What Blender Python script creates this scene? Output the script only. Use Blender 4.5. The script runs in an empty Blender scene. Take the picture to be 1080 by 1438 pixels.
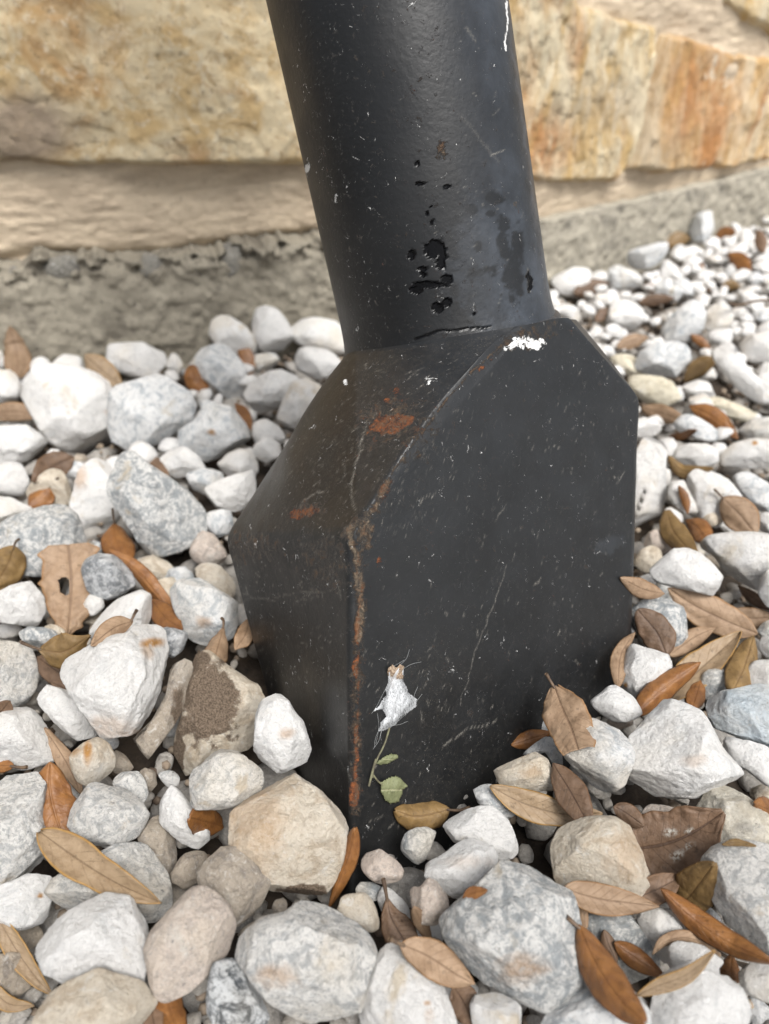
import bpy, bmesh, math, random
import numpy as np
from mathutils import Vector, Matrix

# ------------------------------------------------------------------ camera, world, sun
sc = bpy.context.scene
T = 0.11                      # thickness of the post's foot in metres: the unit of scale
PITCH = math.radians(34.0)
FPX = 1035.0                  # focal length in pixels of the 1080 x 1438 photograph
CP, SP = math.cos(PITCH), math.sin(PITCH)
H = (1.265 * CP + 2.737 * SP) * T
cam_d = bpy.data.cameras.new('camera')
cam = bpy.data.objects.new('camera', cam_d)
sc.collection.objects.link(cam)
sc.camera = cam
cam.location = (0, 0, H)
cam.rotation_euler = (math.pi / 2 - PITCH, 0, 0)
cam_d.sensor_fit = 'VERTICAL'
cam_d.sensor_height = 36.0
cam_d.lens = 36.0 * FPX / 1438.0
cam_d.clip_start = 0.01
cam_d.clip_end = 500
cam_d.dof.use_dof = True
cam_d.dof.focus_distance = 0.318
cam_d.dof.aperture_fstop = 8.0

SUN_EL, SUN_AZ = math.radians(57), math.radians(28)    # azimuth measured from -Y (behind the camera) towards +X
world = bpy.data.worlds.new('World')
sc.world = world
world.use_nodes = True
wn = world.node_tree
wn.nodes.clear()
sky = wn.nodes.new('ShaderNodeTexSky')
sky.sky_type = 'NISHITA'
sky.sun_disc = False
sky.sun_elevation = SUN_EL
sky.sun_rotation = math.pi - SUN_AZ
sky.dust_density = 3.0
hsv = wn.nodes.new('ShaderNodeHueSaturation')
hsv.inputs['Saturation'].default_value = 0.26
bg = wn.nodes.new('ShaderNodeBackground')
bg.inputs['Strength'].default_value = 0.105
wo = wn.nodes.new('ShaderNodeOutputWorld')
wn.links.new(sky.outputs[0], hsv.inputs['Color'])
wn.links.new(hsv.outputs[0], bg.inputs['Color'])
wn.links.new(bg.outputs[0], wo.inputs['Surface'])

sun_d = bpy.data.lights.new('sun', 'SUN')
sun_d.energy = 3.1
sun_d.angle = math.radians(28)
sun_d.color = (1.0, 0.975, 0.94)
sun = bpy.data.objects.new('sun', sun_d)
sc.collection.objects.link(sun)
sd = Vector((math.sin(SUN_AZ) * math.cos(SUN_EL), -math.cos(SUN_AZ) * math.cos(SUN_EL), math.sin(SUN_EL)))
sun.rotation_euler = sd.to_track_quat('Z', 'Y').to_euler()

sc.view_settings.view_transform = 'Standard'
sc.view_settings.look = 'None'
sc.view_settings.gamma = 1
sc.view_settings.exposure = 0.57

C = sc.collection
rnd = random.Random(7)
rng = np.random.default_rng(7)

# ------------------------------------------------------------------ measuring helpers (photo pixel -> place in the world)
def c2w(p):
    p = np.asarray(p, float)
    x, y, z = p[..., 0], p[..., 1], p[..., 2]
    return np.stack([x, z * CP - y * SP, H - z * SP - y * CP], -1)

def w2px(p):
    p = np.asarray(p, float)
    dx, dy, dz = p[..., 0], p[..., 1], p[..., 2] - H
    z = dy * CP - dz * SP
    y = -dy * SP - dz * CP
    return 540 + FPX * dx / z, 719 + FPX * y / z, z

def ray(px, py):
    d = c2w(np.array([(px - 540) / FPX, (py - 719) / FPX, 1.0])) - np.array([0, 0, H])
    return d

ORG = np.array([0, 0, H])

def at_z(px, py, z=0.0):
    d = ray(px, py)
    return ORG + d * ((z - H) / d[2])

def at_plane(px, py, p0, n):
    d = ray(px, py)
    return ORG + d * (((p0 - ORG) @ n) / (d @ n))

# ------------------------------------------------------------------ numpy noise
def _hash(ix, iy, iz, seed):
    h = (ix * 374761393 + iy * 668265263 + iz * 2147483647 + seed * 1274126177) & 0xFFFFFFFF
    h = ((h ^ (h >> 13)) * 1274126177) & 0xFFFFFFFF
    h = ((h ^ (h >> 16)) * 2246822519) & 0xFFFFFFFF
    return ((h ^ (h >> 15)) & 0xFFFF) / 65535.0

def vnoise(p, seed=0):
    p = np.asarray(p, float)
    i = np.floor(p).astype(np.int64)
    f = p - i
    f = f * f * f * (f * (f * 6 - 15) + 10)
    r = 0
    for dx in (0, 1):
        wx = f[..., 0] if dx else 1 - f[..., 0]
        for dy in (0, 1):
            wy = f[..., 1] if dy else 1 - f[..., 1]
            for dz in (0, 1):
                wz = f[..., 2] if dz else 1 - f[..., 2]
                r = r + wx * wy * wz * _hash(i[..., 0] + dx, i[..., 1] + dy, i[..., 2] + dz, seed)
    return r * 2 - 1

def fbm(p, freq=1.0, octv=4, seed=0, gain=0.5):
    a, s, r = 1.0, 0.0, 0.0
    for k in range(octv):
        r = r + a * vnoise(np.asarray(p) * freq, seed + k * 17)
        s += a
        a *= gain
        freq *= 2.03
    return r / s

def p3(x, y, z=0.0):
    return np.stack(np.broadcast_arrays(np.asarray(x, float), np.asarray(y, float), np.asarray(z, float)), -1)

# ------------------------------------------------------------------ mesh helpers
def new_mesh(name, verts, faces, smooth=True):
    me = bpy.data.meshes.new(name)
    verts = np.asarray(verts, np.float32)
    faces = np.asarray(faces, np.int32)
    k = faces.shape[1]
    me.vertices.add(len(verts))
    me.vertices.foreach_set('co', verts.ravel())
    me.loops.add(faces.size)
    me.loops.foreach_set('vertex_index', faces.ravel())
    me.polygons.add(len(faces))
    me.polygons.foreach_set('loop_start', np.arange(0, faces.size, k, dtype=np.int32))
    me.polygons.foreach_set('use_smooth', np.full(len(faces), smooth))
    me.update(calc_edges=True)
    me.validate()
    return me

def add_attr(me, name, vals):
    a = me.attributes.new(name, 'FLOAT', 'POINT')
    a.data.foreach_set('value', np.asarray(vals, np.float32).ravel())

def link(name, me, mat=None, parent=None, loc=None):
    o = bpy.data.objects.new(name, me)
    C.objects.link(o)
    if mat is not None and me is not None:
        me.materials.clear()
        me.materials.append(mat)
    if loc is not None:
        o.location = loc
    if parent is not None:
        o.parent = parent
    return o

def tag(o, label=None, cat=None, group=None, kind=None):
    if label: o['label'] = label
    if cat: o['category'] = cat
    if group: o['group'] = group
    if kind: o['kind'] = kind
    return o

def grid_faces(nr, nc, wrap=False):
    r = np.arange(nr - 1)[:, None]
    c = np.arange(nc if wrap else nc - 1)[None, :]
    c2 = (c + 1) % nc
    a = r * nc + c
    b = r * nc + c2
    d = (r + 1) * nc + c
    e = (r + 1) * nc + c2
    return np.stack([a, b, e, d], -1).reshape(-1, 4)

def tube(name, pts, radii, mat, parent=None, seg=8, label=None, origin=None):
    pts = np.asarray(pts, float)
    o0 = np.zeros(3) if origin is None else np.asarray(origin, float)
    tan = np.gradient(pts, axis=0)
    tan /= np.linalg.norm(tan, axis=1)[:, None] + 1e-12
    ref = np.array([0.13, 0.31, 0.94])
    a = np.cross(tan, ref); a /= np.linalg.norm(a, axis=1)[:, None] + 1e-9
    b = np.cross(tan, a)
    th = np.linspace(0, 2 * math.pi, seg, endpoint=False)
    rad = np.broadcast_to(np.asarray(radii, float), (len(pts),))
    v = pts[:, None] + rad[:, None, None] * (np.cos(th)[None, :, None] * a[:, None] + np.sin(th)[None, :, None] * b[:, None])
    me = new_mesh(name, v.reshape(-1, 3) - o0, grid_faces(len(pts), seg, True))
    return link(name, me, mat, parent)

def smooth_path(pts, n=24):
    pts = np.asarray(pts, float)
    if len(pts) == 2:
        t = np.linspace(0, 1, n)[:, None]
        return pts[0] * (1 - t) + pts[1] * t
    d = np.r_[0, np.cumsum(np.linalg.norm(np.diff(pts, axis=0), axis=1))]
    d /= d[-1]
    out = []
    P = np.vstack([2 * pts[0] - pts[1], pts, 2 * pts[-1] - pts[-2]])
    for t in np.linspace(0, 1, n):
        k = min(np.searchsorted(d, t, side='right') - 1, len(pts) - 2)
        u = (t - d[k]) / (d[k + 1] - d[k])
        p0, p1, p2, p3_ = P[k], P[k + 1], P[k + 2], P[k + 3]
        out.append(0.5 * (2 * p1 + (p2 - p0) * u + (2 * p0 - 5 * p1 + 4 * p2 - p3_) * u * u + (3 * p1 - p0 - 3 * p2 + p3_) * u ** 3))
    return np.array(out)

# ------------------------------------------------------------------ materials
class NT:
    def __init__(s, name):
        s.m = bpy.data.materials.new(name)
        s.m.use_nodes = True
        s.t = s.m.node_tree
        s.t.nodes.clear()
        s.out = s.t.nodes.new('ShaderNodeOutputMaterial')
        s.b = s.t.nodes.new('ShaderNodeBsdfPrincipled')
        s.t.links.new(s.b.outputs[0], s.out.inputs[0])
    def n(s, kind, **kw):
        nd = s.t.nodes.new(kind)
        for k, v in kw.items():
            setattr(nd, k, v)
        return nd
    def lk(s, a, b): s.t.links.new(a, b)
    def put(s, sock, v):
        if isinstance(v, (int, float)): sock.default_value = v
        elif isinstance(v, (tuple, list)): sock.default_value = tuple(v) if len(v) != 3 or len(sock.default_value) == 3 else (*v, 1)
        else: s.lk(v, sock)
    def coord(s, rand=True, scale=(1, 1, 1)):
        tc = s.n('ShaderNodeTexCoord')
        mp = s.n('ShaderNodeVectorMath', operation='MULTIPLY_ADD')
        mp.inputs[1].default_value = scale
        s.lk(tc.outputs['Object'], mp.inputs[0])
        if rand:
            oi = s.n('ShaderNodeObjectInfo')
            mm = s.n('ShaderNodeMath', operation='MULTIPLY'); mm.inputs[1].default_value = 37.0
            s.lk(oi.outputs['Random'], mm.inputs[0]); s.lk(mm.outputs[0], mp.inputs[2])
        return mp.outputs[0]
    def rand(s): return s.n('ShaderNodeObjectInfo').outputs['Random']
    def noise(s, co, scale, detail=5, rough=0.55, dist=0.0):
        nn = s.n('ShaderNodeTexNoise')
        nn.inputs['Scale'].default_value = scale
        nn.inputs['Detail'].default_value = detail
        nn.inputs['Roughness'].default_value = rough
        nn.inputs['Distortion'].default_value = dist
        s.lk(co, nn.inputs['Vector'])
        return nn.outputs[0]
    def voro(s, co, scale, feature='F1'):
        nn = s.n('ShaderNodeTexVoronoi', feature=feature)
        nn.inputs['Scale'].default_value = scale
        s.lk(co, nn.inputs['Vector'])
        return nn.outputs[0]
    def ss(s, v, lo, hi, a=0.0, b=1.0):
        nn = s.n('ShaderNodeMapRange', interpolation_type='SMOOTHSTEP')
        s.put(nn.inputs[0], v)
        for k, x in enumerate((lo, hi, a, b)): nn.inputs[k + 1].default_value = x
        return nn.outputs[0]
    def math(s, op, a, b=0.0):
        nn = s.n('ShaderNodeMath', operation=op)
        s.put(nn.inputs[0], a); s.put(nn.inputs[1], b)
        return nn.outputs[0]
    def mix(s, f, a, b):
        nn = s.n('ShaderNodeMix', data_type='RGBA')
        s.put(nn.inputs[0], f)
        s.put(nn.inputs[6], (*a, 1) if isinstance(a, (tuple, list)) and len(a) == 3 else a)
        s.put(nn.inputs[7], (*b, 1) if isinstance(b, (tuple, list)) and len(b) == 3 else b)
        return nn.outputs[2]
    def attr(s, name):
        return s.n('ShaderNodeAttribute', attribute_name=name).outputs['Fac']
    def bump(s, h, dist, strength=1.0, prev=None):
        nn = s.n('ShaderNodeBump')
        nn.inputs['Strength'].default_value = strength
        nn.inputs['Distance'].default_value = dist
        s.lk(h, nn.inputs['Height'])
        if prev is not None: s.lk(prev, nn.inputs['Normal'])
        return nn.outputs[0]
    def done(s, col=None, rough=None, nrm=None):
        if col is not None: s.put(s.b.inputs['Base Color'], (*col, 1) if isinstance(col, tuple) and len(col) == 3 else col)
        if rough is not None: s.put(s.b.inputs['Roughness'], rough)
        if nrm is not None: s.lk(nrm, s.b.inputs['Normal'])
        return s.m

def stone_material(name, base, second, amount=0.5, scale=90, third=None, tamt=0.3, speck=None, samt=0.3, vein=0.0):
    s = NT(name)
    co = s.coord()
    n1 = s.noise(co, scale, 8, 0.72, 1.4)
    col = s.mix(s.ss(n1, 0.60 - 0.22 * amount, 0.68 - 0.12 * amount), base, second)
    n1b = s.noise(co, scale * 3.4, 6, 0.7, 1.0)
    col = s.mix(s.ss(n1b, 0.60 - 0.14 * amount, 0.66 - 0.12 * amount, 0.0, 0.25 + 0.5 * amount), col, tuple(c * 0.82 for c in second))
    col = s.mix(s.ss(n1b, 0.36, 0.42, 0.30 + 0.3 * amount, 0.0), col, (0.84, 0.83, 0.80))
    if third:
        n2 = s.noise(co, scale * 0.55, 5, 0.6, 0.4)
        r = s.math('MULTIPLY', s.ss(s.rand(), 0.2, 0.9, 0.35, 1.3), s.ss(n2, 0.66 - 0.3 * tamt, 0.74))
        col = s.mix(r, col, third)
    wt = s.math('MULTIPLY', s.ss(s.noise(co, 28, 4, 0.6), 0.42, 0.68), s.ss(s.math('FRACT', s.math('MULTIPLY', s.rand(), 7.31)), 0.35, 1.0, 0.0, 0.5))
    col = s.mix(wt, col, (0.70, 0.60, 0.45))
    # every stone a little lighter, darker, warmer than the next
    col = s.mix(s.ss(s.rand(), 0.0, 1.0, 0.0, 0.13), col, (0.54, 0.50, 0.45))
    fine = s.noise(co, 800, 6, 0.85)
    col = s.mix(s.ss(fine, 0.54, 0.66, 0.0, 0.38), col, tuple(c * 0.55 for c in second))
    col = s.mix(s.ss(fine, 0.34, 0.46, 0.35, 0.0), col, (0.86, 0.85, 0.82))
    if speck:
        n3 = s.noise(co, 620, 6, 0.75, 0.8)
        n4 = s.noise(co, 80, 4, 0.6)
        f = s.math('MULTIPLY', s.ss(n3, 0.57, 0.66, 0, 0.85), s.ss(n4, 0.66 - samt * 0.3, 0.76 - samt * 0.2))
        col = s.mix(f, col, speck)
    # small pits and a little soil in them
    pit = s.ss(s.noise(co, 330, 6, 0.7), 0.62, 0.72)
    col = s.mix(s.math('MULTIPLY', pit, 0.5), col, (0.20, 0.16, 0.12))
    st = s.attr('stain')
    col = s.mix(s.math('MULTIPLY', st, s.ss(s.noise(co, 260, 5, 0.65), 0.25, 0.5, 0.15, 1.0)), col, (0.48, 0.25, 0.08))
    di = s.attr('dirt')
    dn = s.noise(co, 1300, 3, 0.6)
    col = s.mix(s.ss(s.math('ADD', di, s.math('MULTIPLY', dn, 0.5)), 0.62, 0.85), col, s.mix(s.ss(dn, 0.35, 0.65), (0.11, 0.08, 0.055), (0.27, 0.205, 0.15)))
    h1 = s.noise(co, 130, 8, 0.62)
    h2 = s.noise(co, 700, 6, 0.8)
    nr = s.bump(h1, 0.0045, 0.9)
    nr = s.bump(h2, 0.0017, 1.0, nr)
    s.b.inputs['Specular IOR Level'].default_value = 0.3
    return s.done(col, 0.78, nr)

SM = {
    'N': stone_material('dusty_grey_stone', (0.50, 0.47, 0.43), (0.36, 0.34, 0.31), 0.5, 70, (0.60, 0.56, 0.50), 0.4),
    'W': stone_material('white_marble', (0.86, 0.85, 0.83), (0.71, 0.71, 0.70), 0.35, 70, (0.66, 0.58, 0.46), 0.25),
    'C': stone_material('cool_white_marble', (0.82, 0.825, 0.82), (0.48, 0.52, 0.55), 0.55, 80, (0.60, 0.54, 0.44), 0.15),
    'G': stone_material('grey_marbled_stone', (0.78, 0.775, 0.75), (0.33, 0.36, 0.38), 0.75, 110, (0.52, 0.45, 0.34), 0.25, (0.10, 0.11, 0.12), 0.3),
    'K': stone_material('speckled_granite', (0.80, 0.785, 0.75), (0.45, 0.46, 0.46), 0.6, 160, (0.55, 0.47, 0.36), 0.3, (0.08, 0.085, 0.09), 0.8),
    'T': stone_material('cream_stone', (0.72, 0.64, 0.52), (0.56, 0.46, 0.34), 0.5, 60, (0.74, 0.71, 0.65), 0.6, (0.22, 0.15, 0.09), 0.3),
    'B': stone_material('brown_grey_stone', (0.47, 0.40, 0.32), (0.30, 0.26, 0.22), 0.5, 70, (0.62, 0.58, 0.51), 0.4),
    'P': stone_material('pinkish_speckled_stone', (0.68, 0.58, 0.50), (0.50, 0.43, 0.38), 0.5, 120, (0.70, 0.66, 0.60), 0.4, (0.20, 0.19, 0.20), 0.8),
    'S': stone_material('blue_grey_marble', (0.60, 0.68, 0.74), (0.36, 0.44, 0.50), 0.55, 60, (0.74, 0.77, 0.78), 0.6),
    'D': stone_material('dark_mottled_stone', (0.56, 0.58, 0.60), (0.16, 0.18, 0.20), 0.75, 110, (0.70, 0.70, 0.70), 0.5, (0.04, 0.045, 0.05), 0.6),
    'Q': stone_material('black_and_white_stone', (0.72, 0.74, 0.75), (0.07, 0.085, 0.10), 0.62, 90, (0.30, 0.34, 0.38), 0.4, (0.03, 0.03, 0.035), 0.5),
    'Y': stone_material('yellowish_stone', (0.76, 0.70, 0.55), (0.58, 0.52, 0.38), 0.5, 60, (0.80, 0.78, 0.72), 0.5),
    'X': stone_material('cream_stone_with_black_band', (0.76, 0.71, 0.60), (0.60, 0.54, 0.43), 0.5, 70, (0.12, 0.12, 0.13), 0.55, (0.06, 0.06, 0.065), 0.7),
}

def leaf_material(name, c1, c2, vein, rim, rough, vein_amt=0.8, rim_amt=0.6):
    s = NT(name)
    co = s.coord()
    lu, lv = s.attr('along'), s.attr('across')
    av = s.math('ABSOLUTE', lv)
    n1 = s.noise(co, 160, 6, 0.6)
    col = s.mix(s.ss(n1, 0.35, 0.68), c1, c2)
    col = s.mix(s.ss(s.rand(), 0, 1, 0, 0.3), col, tuple(x * 0.5 for x in c2))
    blot = s.ss(s.noise(co, 300, 8, 0.75), 0.56, 0.66, 0, 0.6)
    col = s.mix(blot, col, tuple(x * 0.35 for x in c2))
    col = s.mix(s.math('MULTIPLY', s.attr('spot'), s.ss(s.noise(co, 700, 4, .6), .4, .55)), col, (0.36, 0.34, 0.30))
    mid = s.ss(av, 0.025, 0.07, 1.0, 0.0)
    wob = s.math('MULTIPLY', s.math('SUBTRACT', s.noise(co, 90, 2, 0.5), 0.5), 0.5)
    ph = s.math('ADD', s.math('SUBTRACT', s.math('MULTIPLY', lu, 9.5), s.math('MULTIPLY', av, 1.9)), wob)
    fr = s.math('ABSOLUTE', s.math('SUBTRACT', s.math('FRACT', ph), 0.5))
    side = s.math('MULTIPLY', s.ss(fr, 0.01, 0.05, 0.7, 0.0), s.ss(s.noise(co, 130, 3, .5), .35, .6, .2, 1.0))
    vv = s.math('MAXIMUM', mid, side)
    col = s.mix(s.math('MULTIPLY', vv, vein_amt), col, vein)
    col = s.mix(s.math('MULTIPLY', s.ss(av, 0.86, 0.97), rim_amt), col, rim)
    hh = s.math('ADD', s.math('MULTIPLY', vv, -0.8), s.noise(co, 1200, 4, 0.7))
    nr = s.bump(s.noise(co, 220, 3, 0.5), 0.0012, 0.6)
    nr = s.bump(hh, 0.00035, 0.7, nr)
    s.b.inputs['Specular IOR Level'].default_value = 0.45
    return s.done(col, rough, nr)

LM = {
    'tan': leaf_material('tan_leaf_underside', (0.30, 0.205, 0.13), (0.22, 0.142, 0.085), (0.11, 0.062, 0.035), (0.24, 0.12, 0.04), 0.62, 0.6),
    'org': leaf_material('orange_brown_leaf', (0.245, 0.108, 0.032), (0.165, 0.068, 0.022), (0.14, 0.058, 0.02), (0.10, 0.042, 0.018), 0.40, 0.25, 0.4),
    'ol': leaf_material('olive_brown_leaf', (0.215, 0.135, 0.052), (0.15, 0.092, 0.036), (0.12, 0.066, 0.026), (0.20, 0.11, 0.03), 0.45, 0.6),
    'dk': leaf_material('dark_brown_leaf', (0.17, 0.105, 0.065), (0.115, 0.07, 0.043), (0.06, 0.033, 0.02), (0.12, 0.06, 0.025), 0.55),
    'rim': leaf_material('tan_leaf_with_ochre_rim', (0.29, 0.21, 0.13), (0.23, 0.16, 0.095), (0.11, 0.068, 0.035), (0.30, 0.165, 0.04), 0.5, 0.6, 0.85),
    'grn': leaf_material('dry_green_leaf', (0.22, 0.235, 0.12), (0.16, 0.175, 0.085), (0.34, 0.33, 0.20), (0.36, 0.31, 0.17), 0.6, 0.5),
}
def plain(name, c, r=0.6, c2=None, sc_=300):
    s = NT(name)
    col = c
    if c2 is not None:
        col = s.mix(s.ss(s.noise(s.coord(), sc_, 4, 0.6), 0.4, 0.6), c, c2)
    return s.done(col, r)
STEM = plain('leaf_stem_brown', (0.13, 0.085, 0.05), 0.6, (0.07, 0.045, 0.03))

def soil_material():
    s = NT('dark_soil')
    co = s.coord(False)
    n = s.noise(co, 40, 8, 0.7)
    col = s.mix(s.ss(n, 0.35, 0.65), (0.025, 0.018, 0.012), (0.09, 0.065, 0.045))
    return s.done(col, 0.95, s.bump(s.noise(co, 260, 7, 0.75), 0.006, 1.0))

def paint_material(name, base, dusty, sheen_filmc=(0.045, 0.052, 0.062)):
    s = NT(name)
    co = s.coord(False)
    n1 = s.noise(co, 14, 6, 0.6)
    col = s.mix(s.ss(n1, 0.3, 0.7), base, tuple(x * 1.45 for x in base))
    brown = s.attr('brown')
    col = s.mix(s.math('MULTIPLY', brown, s.ss(s.noise(co, 60, 6, 0.65), 0.25, 0.75)), col, (0.0125, 0.0082, 0.0048))
    film = s.attr('film')  # tube: bluish sky sheen put into the colour; foot: a paler coat
    col = s.mix(s.math('MULTIPLY', film, s.ss(s.noise(co, 70, 6, 0.7), 0.2, 0.8, 0.3, 1.0)), col, sheen_filmc)
    dn = s.noise(co, 1700, 3, 0.6)
    dcl = s.noise(co, 35, 4, 0.6)
    dust = s.math('MULTIPLY', s.ss(s.math('ADD', dn, s.math('MULTIPLY', s.attr('dust'), 0.06)), 0.72 - dusty * 0.06, 0.77 - dusty * 0.06), s.ss(dcl, 0.36, 0.62))
    col = s.mix(s.math('MULTIPLY', dust, 0.75), col, (0.17, 0.15, 0.12))
    haze = s.ss(s.noise(co, 420, 6, 0.75), 0.45, 0.8, 0.0, 0.32)
    col = s.mix(s.math('MULTIPLY', haze, s.math('ADD', s.attr('dust'), 0.05)), col, (0.060, 0.053, 0.043))
    speck = s.attr('scratch')
    col = s.mix(s.math('MULTIPLY', speck, s.ss(s.noise(co, 1800, 3, 0.7), 0.38, 0.62)), col, (0.25, 0.235, 0.205))
    rust = s.attr('rust')
    rn = s.noise(co, 260, 9, 0.8)
    rcol = s.mix(s.ss(rn, 0.40, 0.62), (0.026, 0.010, 0.006), (0.25, 0.075, 0.018))
    rm = s.ss(s.math('ADD', rust, s.math('MULTIPLY', s.math('SUBTRACT', s.noise(co, 230, 9, 0.8, .6), 0.5), 3.4)), 0.44, 0.78)
    col = s.mix(rm, col, rcol)
    och = s.attr('ochre')
    om = s.ss(s.math('ADD', och, s.math('MULTIPLY', s.math('SUBTRACT', s.noise(co, 260, 9, 0.85, .5), 0.5), 4.4)), 0.38, 1.05)
    col = s.mix(s.math('MULTIPLY', om, 0.8), col, s.mix(s.ss(rn, .4, .6), (0.21, 0.165, 0.115), (0.10, 0.055, 0.028)))
    wh = s.attr('chip')
    wm = s.ss(s.math('ADD', wh, s.math('MULTIPLY', s.math('SUBTRACT', s.noise(co, 240, 9, 0.8, .8), 0.5), 4.0)), 0.50, 0.62)
    col = s.mix(wm, col, (0.62, 0.62, 0.61))
    wet = s.attr('wet')
    col = s.mix(wet, col, (0.002, 0.002, 0.0025))
    rg = s.ss(s.noise(co, 30, 5, 0.6), 0.3, 0.7, 0.36, 0.52)
    mx = s.n('ShaderNodeMix'); s.lk(wet, mx.inputs[0]); s.lk(rg, mx.inputs[2]); mx.inputs[3].default_value = 0.22
    m2 = s.n('ShaderNodeMix'); s.lk(s.math('MAXIMUM', s.math('MAXIMUM', rm, wm), om), m2.inputs[0]); s.lk(mx.outputs[0], m2.inputs[2]); m2.inputs[3].default_value = 0.9
    h = s.math('SUBTRACT', s.math('ADD', s.math('MULTIPLY', rm, s.noise(co, 900, 4, 0.7)), s.math('MULTIPLY', s.math('MAXIMUM', wm, om), 0.7)), s.math('MULTIPLY', wet, 0.8))
    nr = s.bump(s.noise(co, 520, 3, 0.5), 0.0005, 0.25)
    nr = s.bump(s.noise(co, 60, 3, 0.5), 0.002, 0.14, nr)
    nr = s.bump(h, 0.0008, 0.8, nr)
    s.lk(s.ss(wet, 0, 1, 0.5, 0.15), s.b.inputs['Specular IOR Level'])
    return s.done(col, m2.outputs[0], nr)

def wall_stone_material(name, a, b, c, rust_amt, vert=False):
    s = NT(name)
    co = s.coord(False, (1, 1, 0.35) if vert else (1, 1, 1))
    n1 = s.noise(co, 22, 7, 0.65, 0.8)
    col = s.mix(s.ss(n1, 0.38, 0.58), a, b)
    n2 = s.noise(co, 12, 6, 0.6, 0.6)
    col = s.mix(s.ss(n2, 0.68 - rust_amt * 0.3, 0.78 - rust_amt * 0.2), col, c)
    n3 = s.noise(co, 90, 6, 0.7)
    col = s.mix(s.ss(n3, 0.52, 0.66, 0, 0.55), col, (0.80, 0.72, 0.56))
    col = s.mix(s.ss(s.noise(co, 45, 8, .75, 1.5), 0.54, 0.62, 0, 0.6), col, (0.46, 0.30, 0.14))
    col = s.mix(s.ss(s.noise(co, 150, 7, 0.8), 0.56, 0.66, 0, 0.7), col, (0.20, 0.13, 0.07))
    col = s.mix(s.math('MULTIPLY', s.math('MINIMUM', s.attr('brown'), 1.0), s.ss(n3, .2, .5, .55, .95)), col, (0.36, 0.28, 0.205))
    col = s.mix(s.math('MULTIPLY', s.attr('rust'), s.ss(n3, 0.25, 0.6)), col, (0.46, 0.21, 0.07))
    nr = s.bump(s.noise(co, 90, 10, 0.8, 0.6), 0.006, 1.0)
    return s.done(col, 0.9, nr)

def mortar_material(name, a, b, streak=True, dark=None):
    s = NT(name)
    co = s.coord(False, (1, 1, 4.5) if streak else (1, 1, 1))
    n1 = s.noise(co, 16, 7, 0.65, 0.5)
    col = s.mix(s.ss(n1, 0.32, 0.68), a, b)
    co2 = s.coord(False)
    col = s.mix(s.ss(s.noise(co2, 170, 5, 0.7), 0.55, 0.75, 0, 0.45), col, tuple(x * 0.45 for x in a))
    if dark:
        col = s.mix(s.ss(s.noise(co2, 30, 6, 0.7), 0.48, 0.66, 0, 0.8), col, dark)
        col = s.mix(s.ss(s.noise(co2, 110, 4, 0.6), 0.62, 0.7, 0, 0.7), col, tuple(x * 0.4 for x in dark))
    nr = s.bump(s.noise(co, 90, 8, 0.7), 0.0018, 0.7)
    nr = s.bump(s.noise(co2, 500, 5, 0.7), 0.0015, 0.6, nr)
    return s.done(col, 0.92, nr)

# ------------------------------------------------------------------ the setting: ground
gm = bpy.data.meshes.new('ground')
bm = bmesh.new()
bmesh.ops.create_grid(bm, x_segments=60, y_segments=60, size=150)
bm.to_mesh(gm); bm.free()
ground = link('ground', gm, soil_material(), None, (0, 0, -0.034))
tag(ground, kind='structure')

# ------------------------------------------------------------------ the wall
WP = [at_z(-60, 508), at_z(440, 456), at_z(790, 381), at_z(1080, 296)]
def w2d(p): return np.array([p[0], p[1]])
def line_hit(a, b, c, d):
    a, b, c, d = map(w2d, (a, b, c, d))
    M = np.array([b - a, -(d - c)]).T
    t = np.linalg.solve(M, c - a)
    return a + t[0] * (b - a)
corner = line_hit(WP[0], WP[1], WP[2], WP[3])
dirL = w2d(WP[1]) - w2d(WP[0]); dirL /= np.linalg.norm(dirL)
dirR = w2d(WP[3]) - w2d(WP[2]); dirR /= np.linalg.norm(dirR)
nL = np.array([dirL[1], -dirL[0]]); nR = np.array([dirR[1], -dirR[0]])     # towards the camera
WALL = {'L': (corner, -dirL, nL), 'R': (corner, dirR, nR)}

def wall_sz(side, px, py, off=0.0):
    c0, d, n = WALL[side]
    p = at_plane(px, py, np.array([c0[0] + n[0] * off, c0[1] + n[1] * off, 0]), np.array([n[0], n[1], 0]))
    return float((p[:2] - c0) @ d), float(p[2])

def wall_pt(side, s, z, off):
    c0, d, n = WALL[side]
    s, z, off = np.broadcast_arrays(s, z, off)
    return np.stack([c0[0] + d[0] * s + n[0] * off, c0[1] + d[1] * s + n[1] * off, z], -1)

wall = bpy.data.objects.new('stone_wall', None)
C.objects.link(wall)
tag(wall, 'long low wall of rough golden limestone blocks in mortar on a grey concrete footing', 'wall')

M_MORT = mortar_material('sandy_mortar', (0.44, 0.355, 0.26), (0.64, 0.53, 0.39))
M_FOOTL = mortar_material('weathered_concrete', (0.23, 0.205, 0.16), (0.32, 0.29, 0.23), False, (0.13, 0.115, 0.09))
M_FOOTR = mortar_material('grey_concrete', (0.31, 0.285, 0.23), (0.40, 0.365, 0.295), False, (0.15, 0.138, 0.115))
M_WS = [wall_stone_material('golden_limestone', (0.64, 0.46, 0.23), (0.78, 0.65, 0.43), (0.52, 0.31, 0.13), 0.42),
        wall_stone_material('ochre_limestone', (0.60, 0.42, 0.19), (0.74, 0.64, 0.45), (0.46, 0.25, 0.10), 0.45, True),
        wall_stone_material('rusty_limestone', (0.60, 0.39, 0.17), (0.74, 0.61, 0.42), (0.46, 0.22, 0.08), 0.6, True)]

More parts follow.
